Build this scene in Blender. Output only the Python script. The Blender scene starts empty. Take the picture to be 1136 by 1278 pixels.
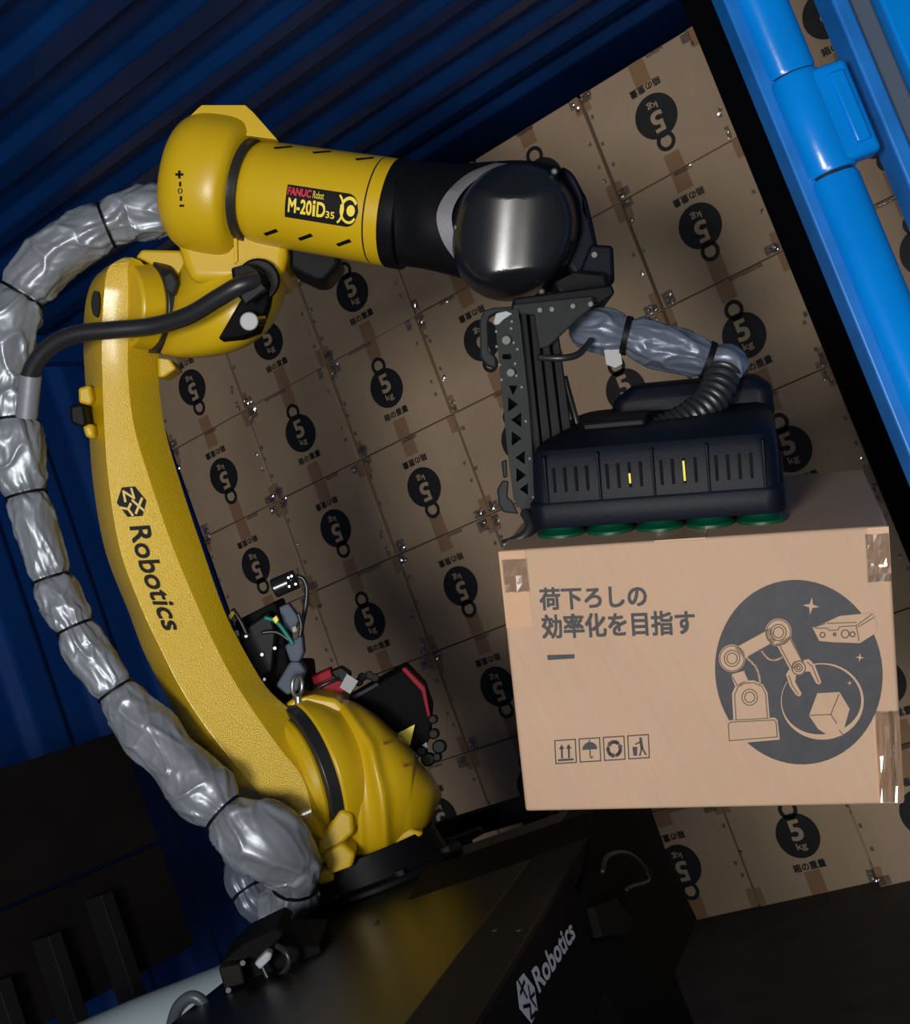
import bpy, bmesh, math, random
from mathutils import Vector as V, Matrix, noise
from mathutils.geometry import tessellate_polygon
random.seed(7)
PI = math.pi
S = bpy.context.scene
C = S.collection
# ------------------------------------------------------------------ camera
F = 1750.0
R = Matrix(((0.771559, 0.533732, -0.346161), (-0.344732, -0.106535, -0.932636), (-0.534656, 0.838916, 0.101796)))
CAM = V((3.3421, -3.6359, 0.928))
RT = R.transposed()
cd = bpy.data.cameras.new('camera'); cam = bpy.data.objects.new('camera', cd); C.objects.link(cam)
cd.sensor_fit = 'VERTICAL'; cd.sensor_height = 24.0; cd.lens = 24.0 * F / 1278.0
cd.clip_start = 0.05
m3 = Matrix((RT @ V((1, 0, 0)), RT @ V((0, -1, 0)), RT @ V((0, 0, -1)))).transposed()
cam.matrix_world = Matrix.Translation(CAM) @ m3.to_4x4()
S.camera = cam
RIGHT, UP, FWD = RT @ V((1, 0, 0)), RT @ V((0, -1, 0)), RT @ V((0, 0, 1))
# ------------------------------------------------------------------ world, lights, exposure
w = bpy.data.worlds.new('world'); S.world = w; w.use_nodes = True
w.node_tree.nodes['Background'].inputs[0].default_value = (0.55, 0.72, 1.0, 1)
w.node_tree.nodes['Background'].inputs[1].default_value = 0.045
S.view_settings.view_transform = 'Standard'; S.view_settings.look = 'None'
S.view_settings.gamma = 1.0; S.view_settings.exposure = 0.0; S.view_settings.use_curve_mapping = False
def area(name, loc, target, size, power, col, sy=None):
    l = bpy.data.lights.new(name, 'AREA'); l.energy = power; l.color = col; l.size = size
    if sy: l.shape = 'RECTANGLE'; l.size_y = sy
    o = bpy.data.objects.new(name, l); C.objects.link(o); o.location = loc
    o.rotation_euler = (V(target) - V(loc)).to_track_quat('-Z', 'Y').to_euler()
    return o
area('hall_lamp_left', CAM - FWD * 0.95 - RIGHT * 0.80 - UP * 0.15, (1.8, -0.8, 1.3), 0.45, 66, (1.0, 0.955, 0.92), 0.45)
area('fill_low', CAM - FWD * 0.95 + RIGHT * 0.05 - UP * 0.40, (1.9, -1.0, 1.5), 0.9, 31, (1.0, 0.98, 0.90), 0.45)  # added fill for the ambient light, near the camera axis to hide its shadows

# ------------------------------------------------------------------ helpers
def P(x, y, d):
    return CAM + RT @ (V(((x - 568) / F, (y - 639) / F, 1)) * d)
def hit(x, y, p0, n):
    d = RT @ V(((x - 568) / F, (y - 639) / F, 1)); n = V(n)
    return CAM + d * ((V(p0) - CAM).dot(n) / d.dot(n))
def srgb(r, g, b):
    f = lambda c: (c / 255 / 12.92) if c / 255 <= 0.04045 else ((c / 255 + 0.055) / 1.055) ** 2.4
    return (f(r), f(g), f(b), 1)
MATS = {}
def mat(name, col, rough=0.5, metal=0.0, var=0.0, vscale=6, bump=0.0, bscale=200, coat=0.0, spec=0.5, detail=3, transm=0, emit=None):
    m = bpy.data.materials.new(name); m.use_nodes = True; nt = m.node_tree; b = nt.nodes['Principled BSDF']
    col = tuple(col) if len(col) == 4 else (*col, 1)
    b.inputs['Base Color'].default_value = col; b.inputs['Roughness'].default_value = rough
    b.inputs['Metallic'].default_value = metal; b.inputs['Coat Weight'].default_value = coat
    b.inputs['Coat Roughness'].default_value = 0.12
    b.inputs['Specular IOR Level'].default_value = spec
    b.inputs['Transmission Weight'].default_value = transm
    tc = nt.nodes.new('ShaderNodeTexCoord')
    if var:
        n = nt.nodes.new('ShaderNodeTexNoise'); n.inputs['Scale'].default_value = vscale; n.inputs['Detail'].default_value = 5
        nt.links.new(tc.outputs['Object'], n.inputs['Vector'])
        r = nt.nodes.new('ShaderNodeValToRGB')
        r.color_ramp.elements[0].color = (*[c * (1 - var) for c in col[:3]], 1)
        r.color_ramp.elements[1].color = (*[min(1, c * (1 + var)) for c in col[:3]], 1)
        r.color_ramp.elements[0].position = 0.3; r.color_ramp.elements[1].position = 0.7
        nt.links.new(n.outputs['Fac'], r.inputs['Fac']); nt.links.new(r.outputs['Color'], b.inputs['Base Color'])
    if bump:
        n = nt.nodes.new('ShaderNodeTexNoise'); n.inputs['Scale'].default_value = bscale; n.inputs['Detail'].default_value = detail
        nt.links.new(tc.outputs['Object'], n.inputs['Vector'])
        bp = nt.nodes.new('ShaderNodeBump'); bp.inputs['Strength'].default_value = bump; bp.inputs['Distance'].default_value = 0.004
        nt.links.new(n.outputs['Fac'], bp.inputs['Height']); nt.links.new(bp.outputs['Normal'], b.inputs['Normal'])
    MATS[name] = m
    return m
YEL = mat('yellow_paint', (0.52, 0.345, 0.006), 0.36, var=0.05, vscale=3, bump=0.04, bscale=350)
YELT = mat('yellow_textured_paint', (0.64, 0.42, 0.006), 0.30, var=0.05, vscale=3, bump=0.5, bscale=560, detail=2, spec=.9, coat=.9)
BLK = mat('black_plastic', (0.004, 0.0045, 0.006), 0.5, bump=0.05, bscale=120, spec=.13)
BLKG = mat('gloss_black', (0.010, 0.011, 0.014), 0.24, bump=0.03, bscale=20, spec=.6)
BLKM = mat('matt_black', (0.004, 0.004, 0.005), 0.7, var=0.2, vscale=8, spec=.06)
BLUEG = mat('blue_black_shell', (0.0028, 0.0045, 0.010), 0.5, bump=0.06, bscale=250, spec=.13)
DGREY = mat('dark_grey_metal', (0.018, 0.021, 0.023), 0.5, metal=0.0, var=0.15, vscale=20, spec=.12)
STEEL = mat('steel', (0.40, 0.40, 0.41), 0.35, metal=0.9)
LGREY = mat('light_grey_plastic', (0.30, 0.33, 0.35), 0.45)
WHITE = mat('white_print', (0.62, 0.66, 0.80), 0.5)
WTAG = mat('white_tag', (0.33, 0.33, 0.35), 0.7)
INK = mat('carton_ink', (0.016, 0.017, 0.019), 0.6, var=0.15, vscale=30)
INK2 = mat('carton_ink_front', (0.034, 0.034, 0.042), 0.65, var=0.15, vscale=60)
LINE = mat('thin_ink_line', (0.07, 0.06, 0.055), 0.7)
LABELB = mat('label_black', (0.006, 0.006, 0.007), 0.6, spec=.15)
RED = mat('red_plastic', (0.24, 0.006, 0.02), 0.5, spec=.1)
REDL = mat('red_print', (0.55, 0.01, 0.03), 0.5)
YPRINT = mat('yellow_print', (0.8, 0.62, 0.05), 0.5)
GRN = mat('green_rubber', (0.0, 0.045, 0.022), 0.4)
YELP = mat('yellow_plastic', (0.75, 0.62, 0.02), 0.45)
GRNW = mat('green_wire', (0.0, 0.16, 0.12), 0.5)
BLUW = mat('blue_wire', (0.02, 0.2, 0.8), 0.4)
SKY = mat('bright_blue_paint', (0.0, 0.215, 0.74), 0.22, var=0.10, vscale=5, bump=0.10, bscale=30)
SKYD = mat('blue_paint_worn', (0.01, 0.16, 0.55), 0.4, var=0.2, vscale=9)
GASK = mat('grey_gasket', (0.075, 0.10, 0.14), 0.6, spec=.2)
BOLTM = mat('bolt_metal', (0.10, 0.105, 0.10), 0.55, metal=0.3, spec=.3)
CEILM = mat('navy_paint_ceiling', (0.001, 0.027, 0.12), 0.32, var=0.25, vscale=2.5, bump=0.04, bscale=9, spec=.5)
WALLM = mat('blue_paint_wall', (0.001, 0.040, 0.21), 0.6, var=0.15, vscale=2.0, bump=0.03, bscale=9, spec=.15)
DARKW = mat('dark_back_wall', (0.001, 0.0015, 0.003), 0.8, spec=.08)
FLOORM = mat('dark_floor', (0.030, 0.032, 0.034), 0.75, var=0.35, vscale=7, bump=0.2, bscale=40)
PANEL = mat('black_panel', (0.008, 0.007, 0.007), 0.65, var=0.25, vscale=5, spec=.12)
TOPM = mat('black_table_top', (0.008, 0.0072, 0.006), 0.33, bump=0.02, bscale=12, spec=.17)
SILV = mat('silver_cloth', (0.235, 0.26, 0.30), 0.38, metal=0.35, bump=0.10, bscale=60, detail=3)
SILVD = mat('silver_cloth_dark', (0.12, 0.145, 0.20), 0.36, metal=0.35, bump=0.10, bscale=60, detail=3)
RUB = mat('black_rubber', (0.014, 0.015, 0.018), 0.38)
CRES = mat('bare_casting', (0.20, 0.20, 0.225), 0.5, metal=0.3, bump=0.1, bscale=200)
BRASS = mat('brass', (0.5, 0.35, 0.15), 0.3, metal=1)
def cardboard(name, col, dark):
    m = mat(name, col, 0.72); nt = m.node_tree; b = nt.nodes['Principled BSDF']
    tc = nt.nodes['Texture Coordinate']
    n = nt.nodes.new('ShaderNodeTexNoise'); n.inputs['Scale'].default_value = 5; n.inputs['Detail'].default_value = 6
    mp = nt.nodes.new('ShaderNodeMapping'); mp.inputs['Scale'].default_value = (160, 6, 6)
    n2 = nt.nodes.new('ShaderNodeTexNoise'); n2.inputs['Scale'].default_value = 1; n2.inputs['Detail'].default_value = 2
    oi = nt.nodes.new('ShaderNodeObjectInfo')
    va = nt.nodes.new('ShaderNodeVectorMath'); va.operation = 'ADD'
    nt.links.new(tc.outputs['Object'], va.inputs[0]); nt.links.new(oi.outputs['Location'], va.inputs[1])
    nt.links.new(va.outputs[0], n.inputs['Vector']); nt.links.new(va.outputs[0], mp.inputs['Vector']); nt.links.new(mp.outputs['Vector'], n2.inputs['Vector'])
    r = nt.nodes.new('ShaderNodeValToRGB'); r.color_ramp.elements[0].position = 0.3; r.color_ramp.elements[1].position = 0.7
    r.color_ramp.elements[0].color = (*dark, 1); r.color_ramp.elements[1].color = (*col, 1)
    nt.links.new(n.outputs['Fac'], r.inputs['Fac'])
    mx = nt.nodes.new('ShaderNodeMix'); mx.data_type = 'RGBA'; mx.blend_type = 'MULTIPLY'; mx.inputs[0].default_value = 0.16
    nt.links.new(r.outputs['Color'], mx.inputs[6]); nt.links.new(n2.outputs['Color'], mx.inputs[7])
    nt.links.new(mx.outputs[2], b.inputs['Base Color'])
    bp = nt.nodes.new('ShaderNodeBump'); bp.inputs['Strength'].default_value = 0.15; bp.inputs['Distance'].default_value = 0.002
    nt.links.new(n2.outputs['Fac'], bp.inputs['Height']); nt.links.new(bp.outputs['Normal'], b.inputs['Normal'])
    return m
CARD = cardboard('cardboard', (0.57, 0.42, 0.285), (0.50, 0.365, 0.242))
CARD2 = cardboard('cardboard_front', (0.44, 0.30, 0.205), (0.405, 0.272, 0.183))
TAPE = mat('brown_tape', (0.36, 0.22, 0.125), 0.30, bump=0.3, bscale=25)
TAPE2 = mat('tan_tape', (0.46, 0.29, 0.185), 0.28, bump=0.3, bscale=25)
def film_mat():
    m = bpy.data.materials.new('clear_film'); m.use_nodes = True; nt = m.node_tree; nt.nodes.clear()
    o = nt.nodes.new('ShaderNodeOutputMaterial'); t = nt.nodes.new('ShaderNodeBsdfTransparent'); g = nt.nodes.new('ShaderNodeBsdfGlossy')
    g.inputs['Roughness'].default_value = 0.12; mx = nt.nodes.new('ShaderNodeMixShader'); mx.inputs[0].default_value = 0.42
    nt.links.new(t.outputs[0], mx.inputs[1]); nt.links.new(g.outputs[0], mx.inputs[2]); nt.links.new(mx.outputs[0], o.inputs[0])
    return m
FILM = film_mat()

ORG = {}
def thing(name, label, cat, loc=(0, 0, 0), group=None):
    o = bpy.data.objects.new(name, None); C.objects.link(o); o.location = loc; o.empty_display_size = 0.05
    o['label'] = label; o['category'] = cat
    if group: o['group'] = group
    ORG[o.name] = V(loc)
    return o
def tag(o, label, cat, group=None):
    o['label'] = label; o['category'] = cat
    if group: o['group'] = group
    return o
class MB:
    def __init__(s): s.v = []; s.f = []
    def add(s, vs, fs):
        n = len(s.v); s.v += [V(p) for p in vs]; s.f += [tuple(i + n for i in f) for f in fs]; return s
    def box(s, a, b, fr=None):
        (x0, y0, z0), (x1, y1, z1) = a, b
        c = [(x, y, z) for x in (x0, x1) for y in (y0, y1) for z in (z0, z1)]
        if fr: c = [fr(*q) for q in c]
        return s.add(c, [(0, 1, 3, 2), (4, 6, 7, 5), (0, 4, 5, 1), (2, 3, 7, 6), (0, 2, 6, 4), (1, 5, 7, 3)])
    def loft(s, rings, cap0=True, cap1=True, closed=True):
        n = len(rings[0]); vs = [p for r in rings for p in r]; fs = []
        for i in range(len(rings) - 1):
            for j in range(n if closed else n - 1):
                k = (j + 1) % n; fs.append((i * n + j, i * n + k, (i + 1) * n + k, (i + 1) * n + j))
        if cap0: fs.append(tuple(range(n - 1, -1, -1)))
        if cap1: fs.append(tuple((len(rings) - 1) * n + j for j in range(n)))
        return s.add(vs, fs)
    def prism(s, outer, vec, holes=()):
        loops = [[V(p) for p in outer]] + [[V(p) for p in h] for h in holes]
        flat = [p for l in loops for p in l]; n = len(flat)
        tr = tessellate_polygon(loops) if (holes or len(outer) > 4) else [tuple(range(len(outer)))]
        fs = [tuple(t) for t in tr] + [tuple(i + n for i in reversed(t)) for t in tr]
        k = 0
        for l in loops:
            for j in range(len(l)): a = k + j; b = k + (j + 1) % len(l); fs.append((b, a, a + n, b + n))
            k += len(l)
        return s.add(flat + [p + V(vec) for p in flat], fs)
    def tube(s, pts, rad, seg=12, caps=True):
        pts = [V(p) for p in pts]; rad = rad if isinstance(rad, (list, tuple)) else [rad] * len(pts)
        rings = []; u = None
        for i, p in enumerate(pts):
            t = (pts[min(i + 1, len(pts) - 1)] - pts[max(i - 1, 0)]).normalized()
            if u is None: u = t.orthogonal().normalized()
            u = (u - t * u.dot(t)).normalized(); v = t.cross(u)
            rings.append([p + (u * math.cos(2 * PI * k / seg) + v * math.sin(2 * PI * k / seg)) * rad[i] for k in range(seg)])
        return s.loft(rings, caps, caps)
    def build(s, name, m, parent=None, bevel=0, seg=2, smooth=30, sub=0, kind=None):
        me = bpy.data.meshes.new(name); org = ORG.get(parent.name, V((0, 0, 0))) if parent else V((0, 0, 0))
        me.from_pydata([p - org for p in s.v], [], s.f); me.materials.append(m)
        bm = bmesh.new(); bm.from_mesh(me); bmesh.ops.remove_doubles(bm, verts=bm.verts, dist=1e-6)
        bmesh.ops.recalc_face_normals(bm, faces=bm.faces); bm.to_mesh(me); bm.free()
        o = bpy.data.objects.new(name, me); C.objects.link(o)
        if parent: o.parent = parent; ORG[o.name] = org
        if bevel:
            b = o.modifiers.new('bevel', 'BEVEL'); b.width = bevel; b.segments = seg; b.limit_method = 'ANGLE'; b.angle_limit = math.radians(30)
            b.use_clamp_overlap = True
        if sub:
            b = o.modifiers.new('sub', 'SUBSURF'); b.levels = sub; b.render_levels = sub
        if smooth:
            for p in me.polygons: p.use_smooth = True
            if smooth < 180: me.set_sharp_from_angle(angle=math.radians(smooth + (15 if bevel else 0)))
        if kind: o['kind'] = kind
        return o
def catmull(pts, n):
    pts = [tuple(p) for p in pts]; out = []
    for i in range(len(pts) - 1):
        p0, p1, p2, p3 = pts[max(i - 1, 0)], pts[i], pts[i + 1], pts[min(i + 2, len(pts) - 1)]
        for k in range(n):
            t = k / n
            out.append(tuple(0.5 * (2 * b + (c - a) * t + (2 * a - 5 * b + 4 * c - d) * t * t + (3 * b - a - 3 * c + d) * t ** 3) for a, b, c, d in zip(p0, p1, p2, p3)))
    out.append(pts[-1]); return out
def ell(c, u, v, n=2.0, k=32, ph=0):
    r = []
    for i in range(k):
        a = 2 * PI * i / k + ph; ca, sa = math.cos(a), math.sin(a)
        r.append(c + u * (math.copysign(abs(ca) ** (2 / n), ca)) + v * (math.copysign(abs(sa) ** (2 / n), sa)))
    return r
def pris(mb, poly, d0, d1, holes=()):      # outline at depth d0, extruded straight back to d1
    return mb.prism([P(x, y, d0) for x, y in poly], FWD * (d1 - d0), [[P(x, y, d0) for x, y in h] for h in holes])
def cyl(mb, a, b, r, seg=24, r2=None):
    return mb.tube([a, b], [r, r if r2 is None else r2], seg)
def circ(cx, cy, r, k=16, ph=0, sx=1): return [(cx + r * sx * math.cos(2 * PI * i / k + ph), cy + r * math.sin(2 * PI * i / k + ph)) for i in range(k)]
TXT = {}
def text2d(body, bold=0.0):
    if (body, bold) in TXT: return TXT[(body, bold)]
    c = bpy.data.curves.new('t', 'FONT'); c.body = body; c.offset = bold; c.resolution_u = 3
    o = bpy.data.objects.new('t', c); C.objects.link(o)
    me = bpy.data.meshes.new_from_object(o.evaluated_get(bpy.context.evaluated_depsgraph_get()))
    vs = [(q.co.x, q.co.y) for q in me.vertices]; fs = [tuple(p.vertices) for p in me.polygons]
    bpy.data.objects.remove(o); bpy.data.curves.remove(c); bpy.data.meshes.remove(me)
    x0 = min(v[0] for v in vs); x1 = max(v[0] for v in vs); y0 = min(v[1] for v in vs); y1 = max(v[1] for v in vs)
    TXT[(body, bold)] = (vs, fs, (x0, x1, y0, y1)); return TXT[(body, bold)]
def put_text(mb, body, fn, x0, x1, y0, y1, bold=0.0):   # text stretched into the rectangle, fn(x, y) -> point; bold by shifted copies
    vs, fs, (a, b, c, d) = text2d(body)
    offs = [(0, 0)] if not bold else [(p * bold * .8, q * bold * .8) for p, q in ((-1, -1), (-1, 1), (1, -1), (1, 1), (0, 0))]
    for k_, (dx, dy) in enumerate(offs):
        mb.add([-FWD * (.00012 * k_) + fn(x0 + (x + dx - a) / (b - a) * (x1 - x0), y0 + (y + dy - c) / (d - c) * (y1 - y0)) for x, y in vs], fs)
    return mb
def flat(mb, poly, fn, holes=()):
    loops = [[V((x, y, 0)) for x, y in poly]] + [[V((x, y, 0)) for x, y in h] for h in holes]
    fl = [p for l in loops for p in l]
    return mb.add([fn(p.x, p.y) for p in fl], [tuple(t) for t in tessellate_polygon(loops)])
def stroke(mb, pts, wd, fn, closed=False):
    pts = [V((*p, 0)) for p in pts]
    if closed: pts.append(pts[0])
    for a, b in zip(pts[:-1], pts[1:]):
        t = (b - a)
        if t.length < 1e-7: continue
        t = t.normalized(); n = V((-t.y, t.x, 0)) * wd / 2; a2 = a - t * wd * .3; b2 = b + t * wd * .3
        mb.add([fn(q.x, q.y) for q in (a2 - n, b2 - n, b2 + n, a2 + n)], [(0, 1, 2, 3)])

# ------------------------------------------------------------------ the container shell
def struct(name, mb, m, **k):
    o = mb.build(name, m, None, **k); o['kind'] = 'structure'; return o
W, H = 0.37931, 0.33
NC, NR = 6, 7
LX = -0.03                                       # left wall
prof = []; y = 0.60
ridges = [0.05, -0.12, -0.30, -0.485, -0.685, -0.89, -1.075, -1.32, -1.57, -1.82, -2.07, -2.32, -2.57]
zs = 2.42
for k, yr in enumerate(ridges):
    nx = ridges[k + 1] if k + 1 < len(ridges) else yr - 0.25
    g = yr - nx
    prof += [(yr + 0.010, zs), (yr - 0.012, zs + 0.032), (yr - g * 0.36, zs + 0.034), (yr - g * 0.62, zs)]
prof.insert(0, (0.6, zs))
mb = MB(); x0, x1 = LX, 2.62
vs = []; fs = []
for (yy, zz) in prof: vs += [(x0, yy, zz), (x1, yy, zz)]
for i in range(len(prof) - 1): fs.append((2 * i, 2 * i + 1, 2 * i + 3, 2 * i + 2))
n = len(vs); top = [(x, yy, zs + 0.07) for (yy, zz) in (prof[0], prof[-1]) for x in (x0, x1)]
mb.add(vs + top, fs + [(n, n + 1, n + 3, n + 2), (0, 1, n + 1, n), (n - 2, n - 1, n + 3, n + 2)])
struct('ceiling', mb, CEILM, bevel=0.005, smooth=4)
mb = MB(); vs = []; fs = []; pr = []; yy = 0.6
while yy > -2.9:
    pr += [(yy, LX), (yy - 0.10, LX), (yy - 0.14, LX - 0.035), (yy - 0.24, LX - 0.035)]; yy -= 0.28
for (a, b) in pr: vs += [(b, a, 0), (b, a, zs + .05)]
for i in range(len(pr) - 1): fs.append((2 * i, 2 * i + 1, 2 * i + 3, 2 * i + 2))
n = len(vs); ex = [(LX - .07, pr[0][0], 0), (LX - .07, pr[0][0], zs + .05), (LX - .07, pr[-1][0], 0), (LX - .07, pr[-1][0], zs + .05)]
mb.add(vs + ex, fs + [(n, n + 1, n + 3, n + 2)])
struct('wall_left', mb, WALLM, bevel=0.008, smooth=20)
struct('wall_back', MB().box((LX - .05, 0.50, 0), (4.6, 0.56, 2.5)), DARKW, smooth=0)
struct('dark_gap_panel', MB().box((NC * W + .004, -.03, 0), (NC * W + .125, 0.5, 2.42)), DARKW, smooth=0)  # added black panel, covers the lit carton sides so the gap stays dark
struct('floor', MB().box((-0.6, -5.0, -0.05), (4.8, 0.6, 0)), FLOORM, smooth=0)
struct('trim_1', MB().box((LX, -2.9, zs - .10), (LX + 0.05, 0.46, zs - 0.002)), WALLM, bevel=.006)

# ------------------------------------------------------------------ cartons
def mark(mb_dark, mb_light, fn, inv, s=1.0):
    """kettlebell sign: disc, ring handle, 5, kg, caption; fn maps centred face metres"""
    g = (lambda x, y: fn(-x, -y)) if inv else fn
    r = 0.063 * s; oy = 0.003
    flat(mb_dark, circ(0, oy, r, 36), g)
    hr = 0.028 * s; hc = oy + r + 0.012 * s
    a0, a1 = -PI / 2, PI * 1.5
    outer = [(hr * math.cos(a0 + (a1 - a0) * i / 20), hc + hr * math.sin(a0 + (a1 - a0) * i / 20)) for i in range(21)]
    inner = [(0.0165 * s * math.cos(a0 + (a1 - a0) * i / 20), hc + 0.0165 * s * math.sin(a0 + (a1 - a0) * i / 20)) for i in range(21)]
    for i in range(20):
        mb_dark.add([g(*outer[i]), g(*outer[i + 1]), g(*inner[i + 1]), g(*inner[i])], [(0, 1, 2, 3)])
    put_text(mb_dark, '箱の重量', g, -0.048 * s, 0.048 * s, oy - r - 0.034 * s, oy - r - 0.012 * s, 0.03)
    put_text(mb_light, '5', g, -0.017 * s, 0.017 * s, oy - 0.012, oy + 0.043, 0.03)
    put_text(mb_light, 'kg', g, -0.015 * s, 0.015 * s, oy - 0.044, oy - 0.020, 0.012)
BW, BH, BD = W - 0.010, H - 0.0025, 0.4565
def crumple(mb, cx, cy, sx, sy, y, rnd, n=5):
    cy = min(max(cy, sy / 2 + .002), BH - sy / 2 - .002); cx = min(max(cx, -BW / 2 + sx / 2), BW / 2 - sx / 2)
    vs = []; fs = []
    for i in range(n + 1):
        for j in range(n + 1):
            vs.append((cx + (i / n - .5) * sx, y - 0.003 - rnd.random() * 0.006, cy + (j / n - .5) * sy))
    for i in range(n):
        for j in range(n): a = i * (n + 1) + j; fs += [(a, a + 1, a + n + 2), (a, a + n + 2, a + n + 1)]
    mb.add(vs, fs)
def carton_meshes(inv, seed):
    rnd = random.Random(seed)
    body = MB().box((-BW / 2, 0, 0), (BW / 2, BD, BH))
    tp = []; y = -0.0008
    def strip(x0, x1, z0, z1): tp.append(MB().box((x0, y, z0), (x1, 0.0005, z1)))
    a = rnd.uniform(.045, .07); b = rnd.uniform(.05, .075)
    tw = 0.024
    strip(-tw, tw, 0.001, b); strip(-tw, tw, BH - a, BH - 0.001)
    for sx in (-1, 1):
        for z in (0.0, BH - 0.055):
            if rnd.random() < .8: xx = sx * (BW / 2 - 0.020); strip(min(xx, sx * BW / 2 * .997), max(xx, sx * BW / 2 * .997), z + .002, z + 0.055)
    fm = MB()
    for q in range(rnd.randint(3, 5)):
        sx, sz = rnd.choice((-1, 1)), rnd.choice((0, 1))
        crumple(fm, sx * (BW / 2 - rnd.uniform(.008, .03)), (0.015 if sz == 0 else BH - .015) + rnd.uniform(-.01, .01), rnd.uniform(.012, .04), rnd.uniform(.015, .04), 0, rnd)
    for q in range(rnd.randint(4, 9)):
        crumple(fm, rnd.choice((-1, 1)) * (BW / 2 - rnd.uniform(.006, .02)), rnd.uniform(.03, BH - .03), .010, .012, 0, rnd, 2)
    crumple(fm, rnd.uniform(-.1, .1), BH - .008, rnd.uniform(.05, .12), .010, 0, rnd, 6)
    dk, lt = MB(), MB()
    mark(dk, lt, lambda x, z: V((x, -0.0022, z + BH / 2)), inv)
    for i in range(len(lt.v)): lt.v[i].y -= 0.0004
    return body, tp, fm, dk, lt
PROTO = []
def make_carton(inv, seed):
    r = thing('cardboard_box', 'x', 'box')
    body, tp, fm, dk, lt = carton_meshes(inv, seed)
    body.build('carton', CARD, r, bevel=0.003, smooth=30)
    for t in tp: t.build('tape', TAPE, r, smooth=0)
    fm.build('clear_film', FILM, r, smooth=0, kind='stuff')
    d = dk.build('weight_mark', INK, r, smooth=0); lt.build('weight_number', CARD, d, smooth=0)
    return r
def dup(root):
    r = root.copy(); C.objects.link(r)
    for ch in list(root.children):
        c = ch.copy(); C.objects.link(c); c.parent = r
        for g in list(ch.children):
            d = g.copy(); C.objects.link(d); d.parent = c
    return r
protos = {(inv, k): None for inv in (0, 1) for k in range(4)}
#  rows from the top: 1 = mark upside down
INV = {(0, 0): 1, (1, 0): 0, (2, 0): 0, (3, 0): 0, (4, 0): 0, (5, 0): 1,
       (0, 1): 1, (1, 1): 0, (2, 1): 0, (3, 1): 1, (4, 1): 1, (5, 1): 1,
       (0, 2): 1, (1, 2): 1, (2, 2): 1, (3, 2): 0, (4, 2): 0, (5, 2): 0,
       (0, 3): 1, (1, 3): 0, (2, 3): 1, (3, 3): 1, (4, 3): 1, (5, 3): 0,
       (0, 4): 0, (1, 4): 1, (2, 4): 1, (3, 4): 0, (4, 4): 0, (5, 4): 1,
       (0, 5): 1, (1, 5): 1, (2, 5): 0, (3, 5): 0, (4, 5): 1, (5, 5): 0,
       (0, 6): 0, (1, 6): 0, (2, 6): 1, (3, 6): 1, (4, 6): 0, (5, 6): 1}
ORD = ['first', 'second', 'third', 'fourth', 'fifth', 'sixth', 'seventh']
rb = random.Random(3)
def place_carton(inv, k, loc, rz, label, group):
    key = (inv, k)
    if protos[key] is None: protos[key] = make_carton(inv, 10 + k + 4 * inv); o = protos[key]
    else: o = dup(protos[key])
    o.location = loc; o.rotation_euler = (0, 0, rz); o['label'] = label; o['group'] = group
    return o
# row 0 spans v -1..0 ; the lowest row is cut short in the fit, so rows stand on the floor
for j in range(NR):
    for i in range(NC):
        z = (NR - 1 - j) * H + 0.0003 * 0
        o = place_carton(INV[(i, j)], rb.randrange(4), ((i + .5) * W, rb.uniform(-.004, .006), z), rb.uniform(-.006, .006),
            'cardboard box with %s mark, %s row from top, %s column from the blue wall' % ('upside-down' if INV[(i, j)] else 'upright', ORD[j], ORD[i]),
            'cardboard boxes stacked across the back of the container')
        if (i, j) == (5, 6): o.location.y = -0.07
for j in range(NR):
    for i in range(2):
        x = NC * W + 0.135 + (i + .5) * W
        place_carton((i + j) % 2, rb.randrange(4), (x, 0.0, (NR - 1 - j) * H), rb.uniform(-.006, .006),
            'cardboard box beyond the blue post, %s row from top, %s column' % (ORD[j], ['left', 'right'][i]),
            'cardboard boxes stacked beyond the blue door post')

# ------------------------------------------------------------------ door post and hinge (right, close to the camera)
D0 = 1.95
p0 = P(1000, 250, D0); eX = V((RIGHT.x, RIGHT.y, 0)).normalized(); eY = V((-eX.y, eX.x, 0))
pxm = D0 / F * 1.0
def q0(x, y): return hit(x, y, p0, eY)              # a point on the vertical plane of the post
def along(x, y): v = q0(x, y) - V((p0.x, p0.y, 0)); return V((v.x, v.y, 0)).dot(eX), v.z
def pf(a, b, z): return V((p0.x, p0.y, 0)) + eX * a + eY * b + V((0, 0, z))
xs = {n: along(*q)[0] for n, q in dict(fl=(902, 0), ch=(917, 0), b0=(917, 0), b1=(983, 0), e1=(990, 0), s0=(1030, 0), s1=(1056, 0), g1=(1092, 0), t0=(1092, 0), t1=(1145, 0)).items()}
ztop = 2.50
post = thing('container_post', 'bright blue steel corner post with a welded hinge, right edge of the picture', 'post', pf(0, 0, 0))
MB().box((xs['fl'], -.004, 0), (xs['b0'] + .012, 0.045, ztop), pf).build('flange', SKYD, post, bevel=.003)
MB().box((xs['b0'] + .03, .028, 0), (xs['e1'], 0.06, ztop), pf).build('back_plate', GASK, post, bevel=.002)
zh1 = along(985, 100)[1]; zh0 = along(1020, 225)[1]
rc = (xs['b1'] - xs['b0']) / 2; cx = (xs['b0'] + xs['b1']) / 2
def half(z0, z1, nm, m, rr, c, sy=0.75, chs=.006):
    r = []
    for z, k in ((z0, .93), (z0 + chs, 1), (z1 - chs, 1), (z1, .93)):
        r.append([pf(c + rr * k * math.copysign(abs(math.cos(a)) ** .8, math.cos(a)), rr * k * sy * math.sin(a), z) for a in [2 * PI * i / 40 for i in range(40)]])
    return MB().loft(r).build(nm, m, post, smooth=40)
half(0, zh0 - .004, 'post_sleeve', SKY, rc, cx)
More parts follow.
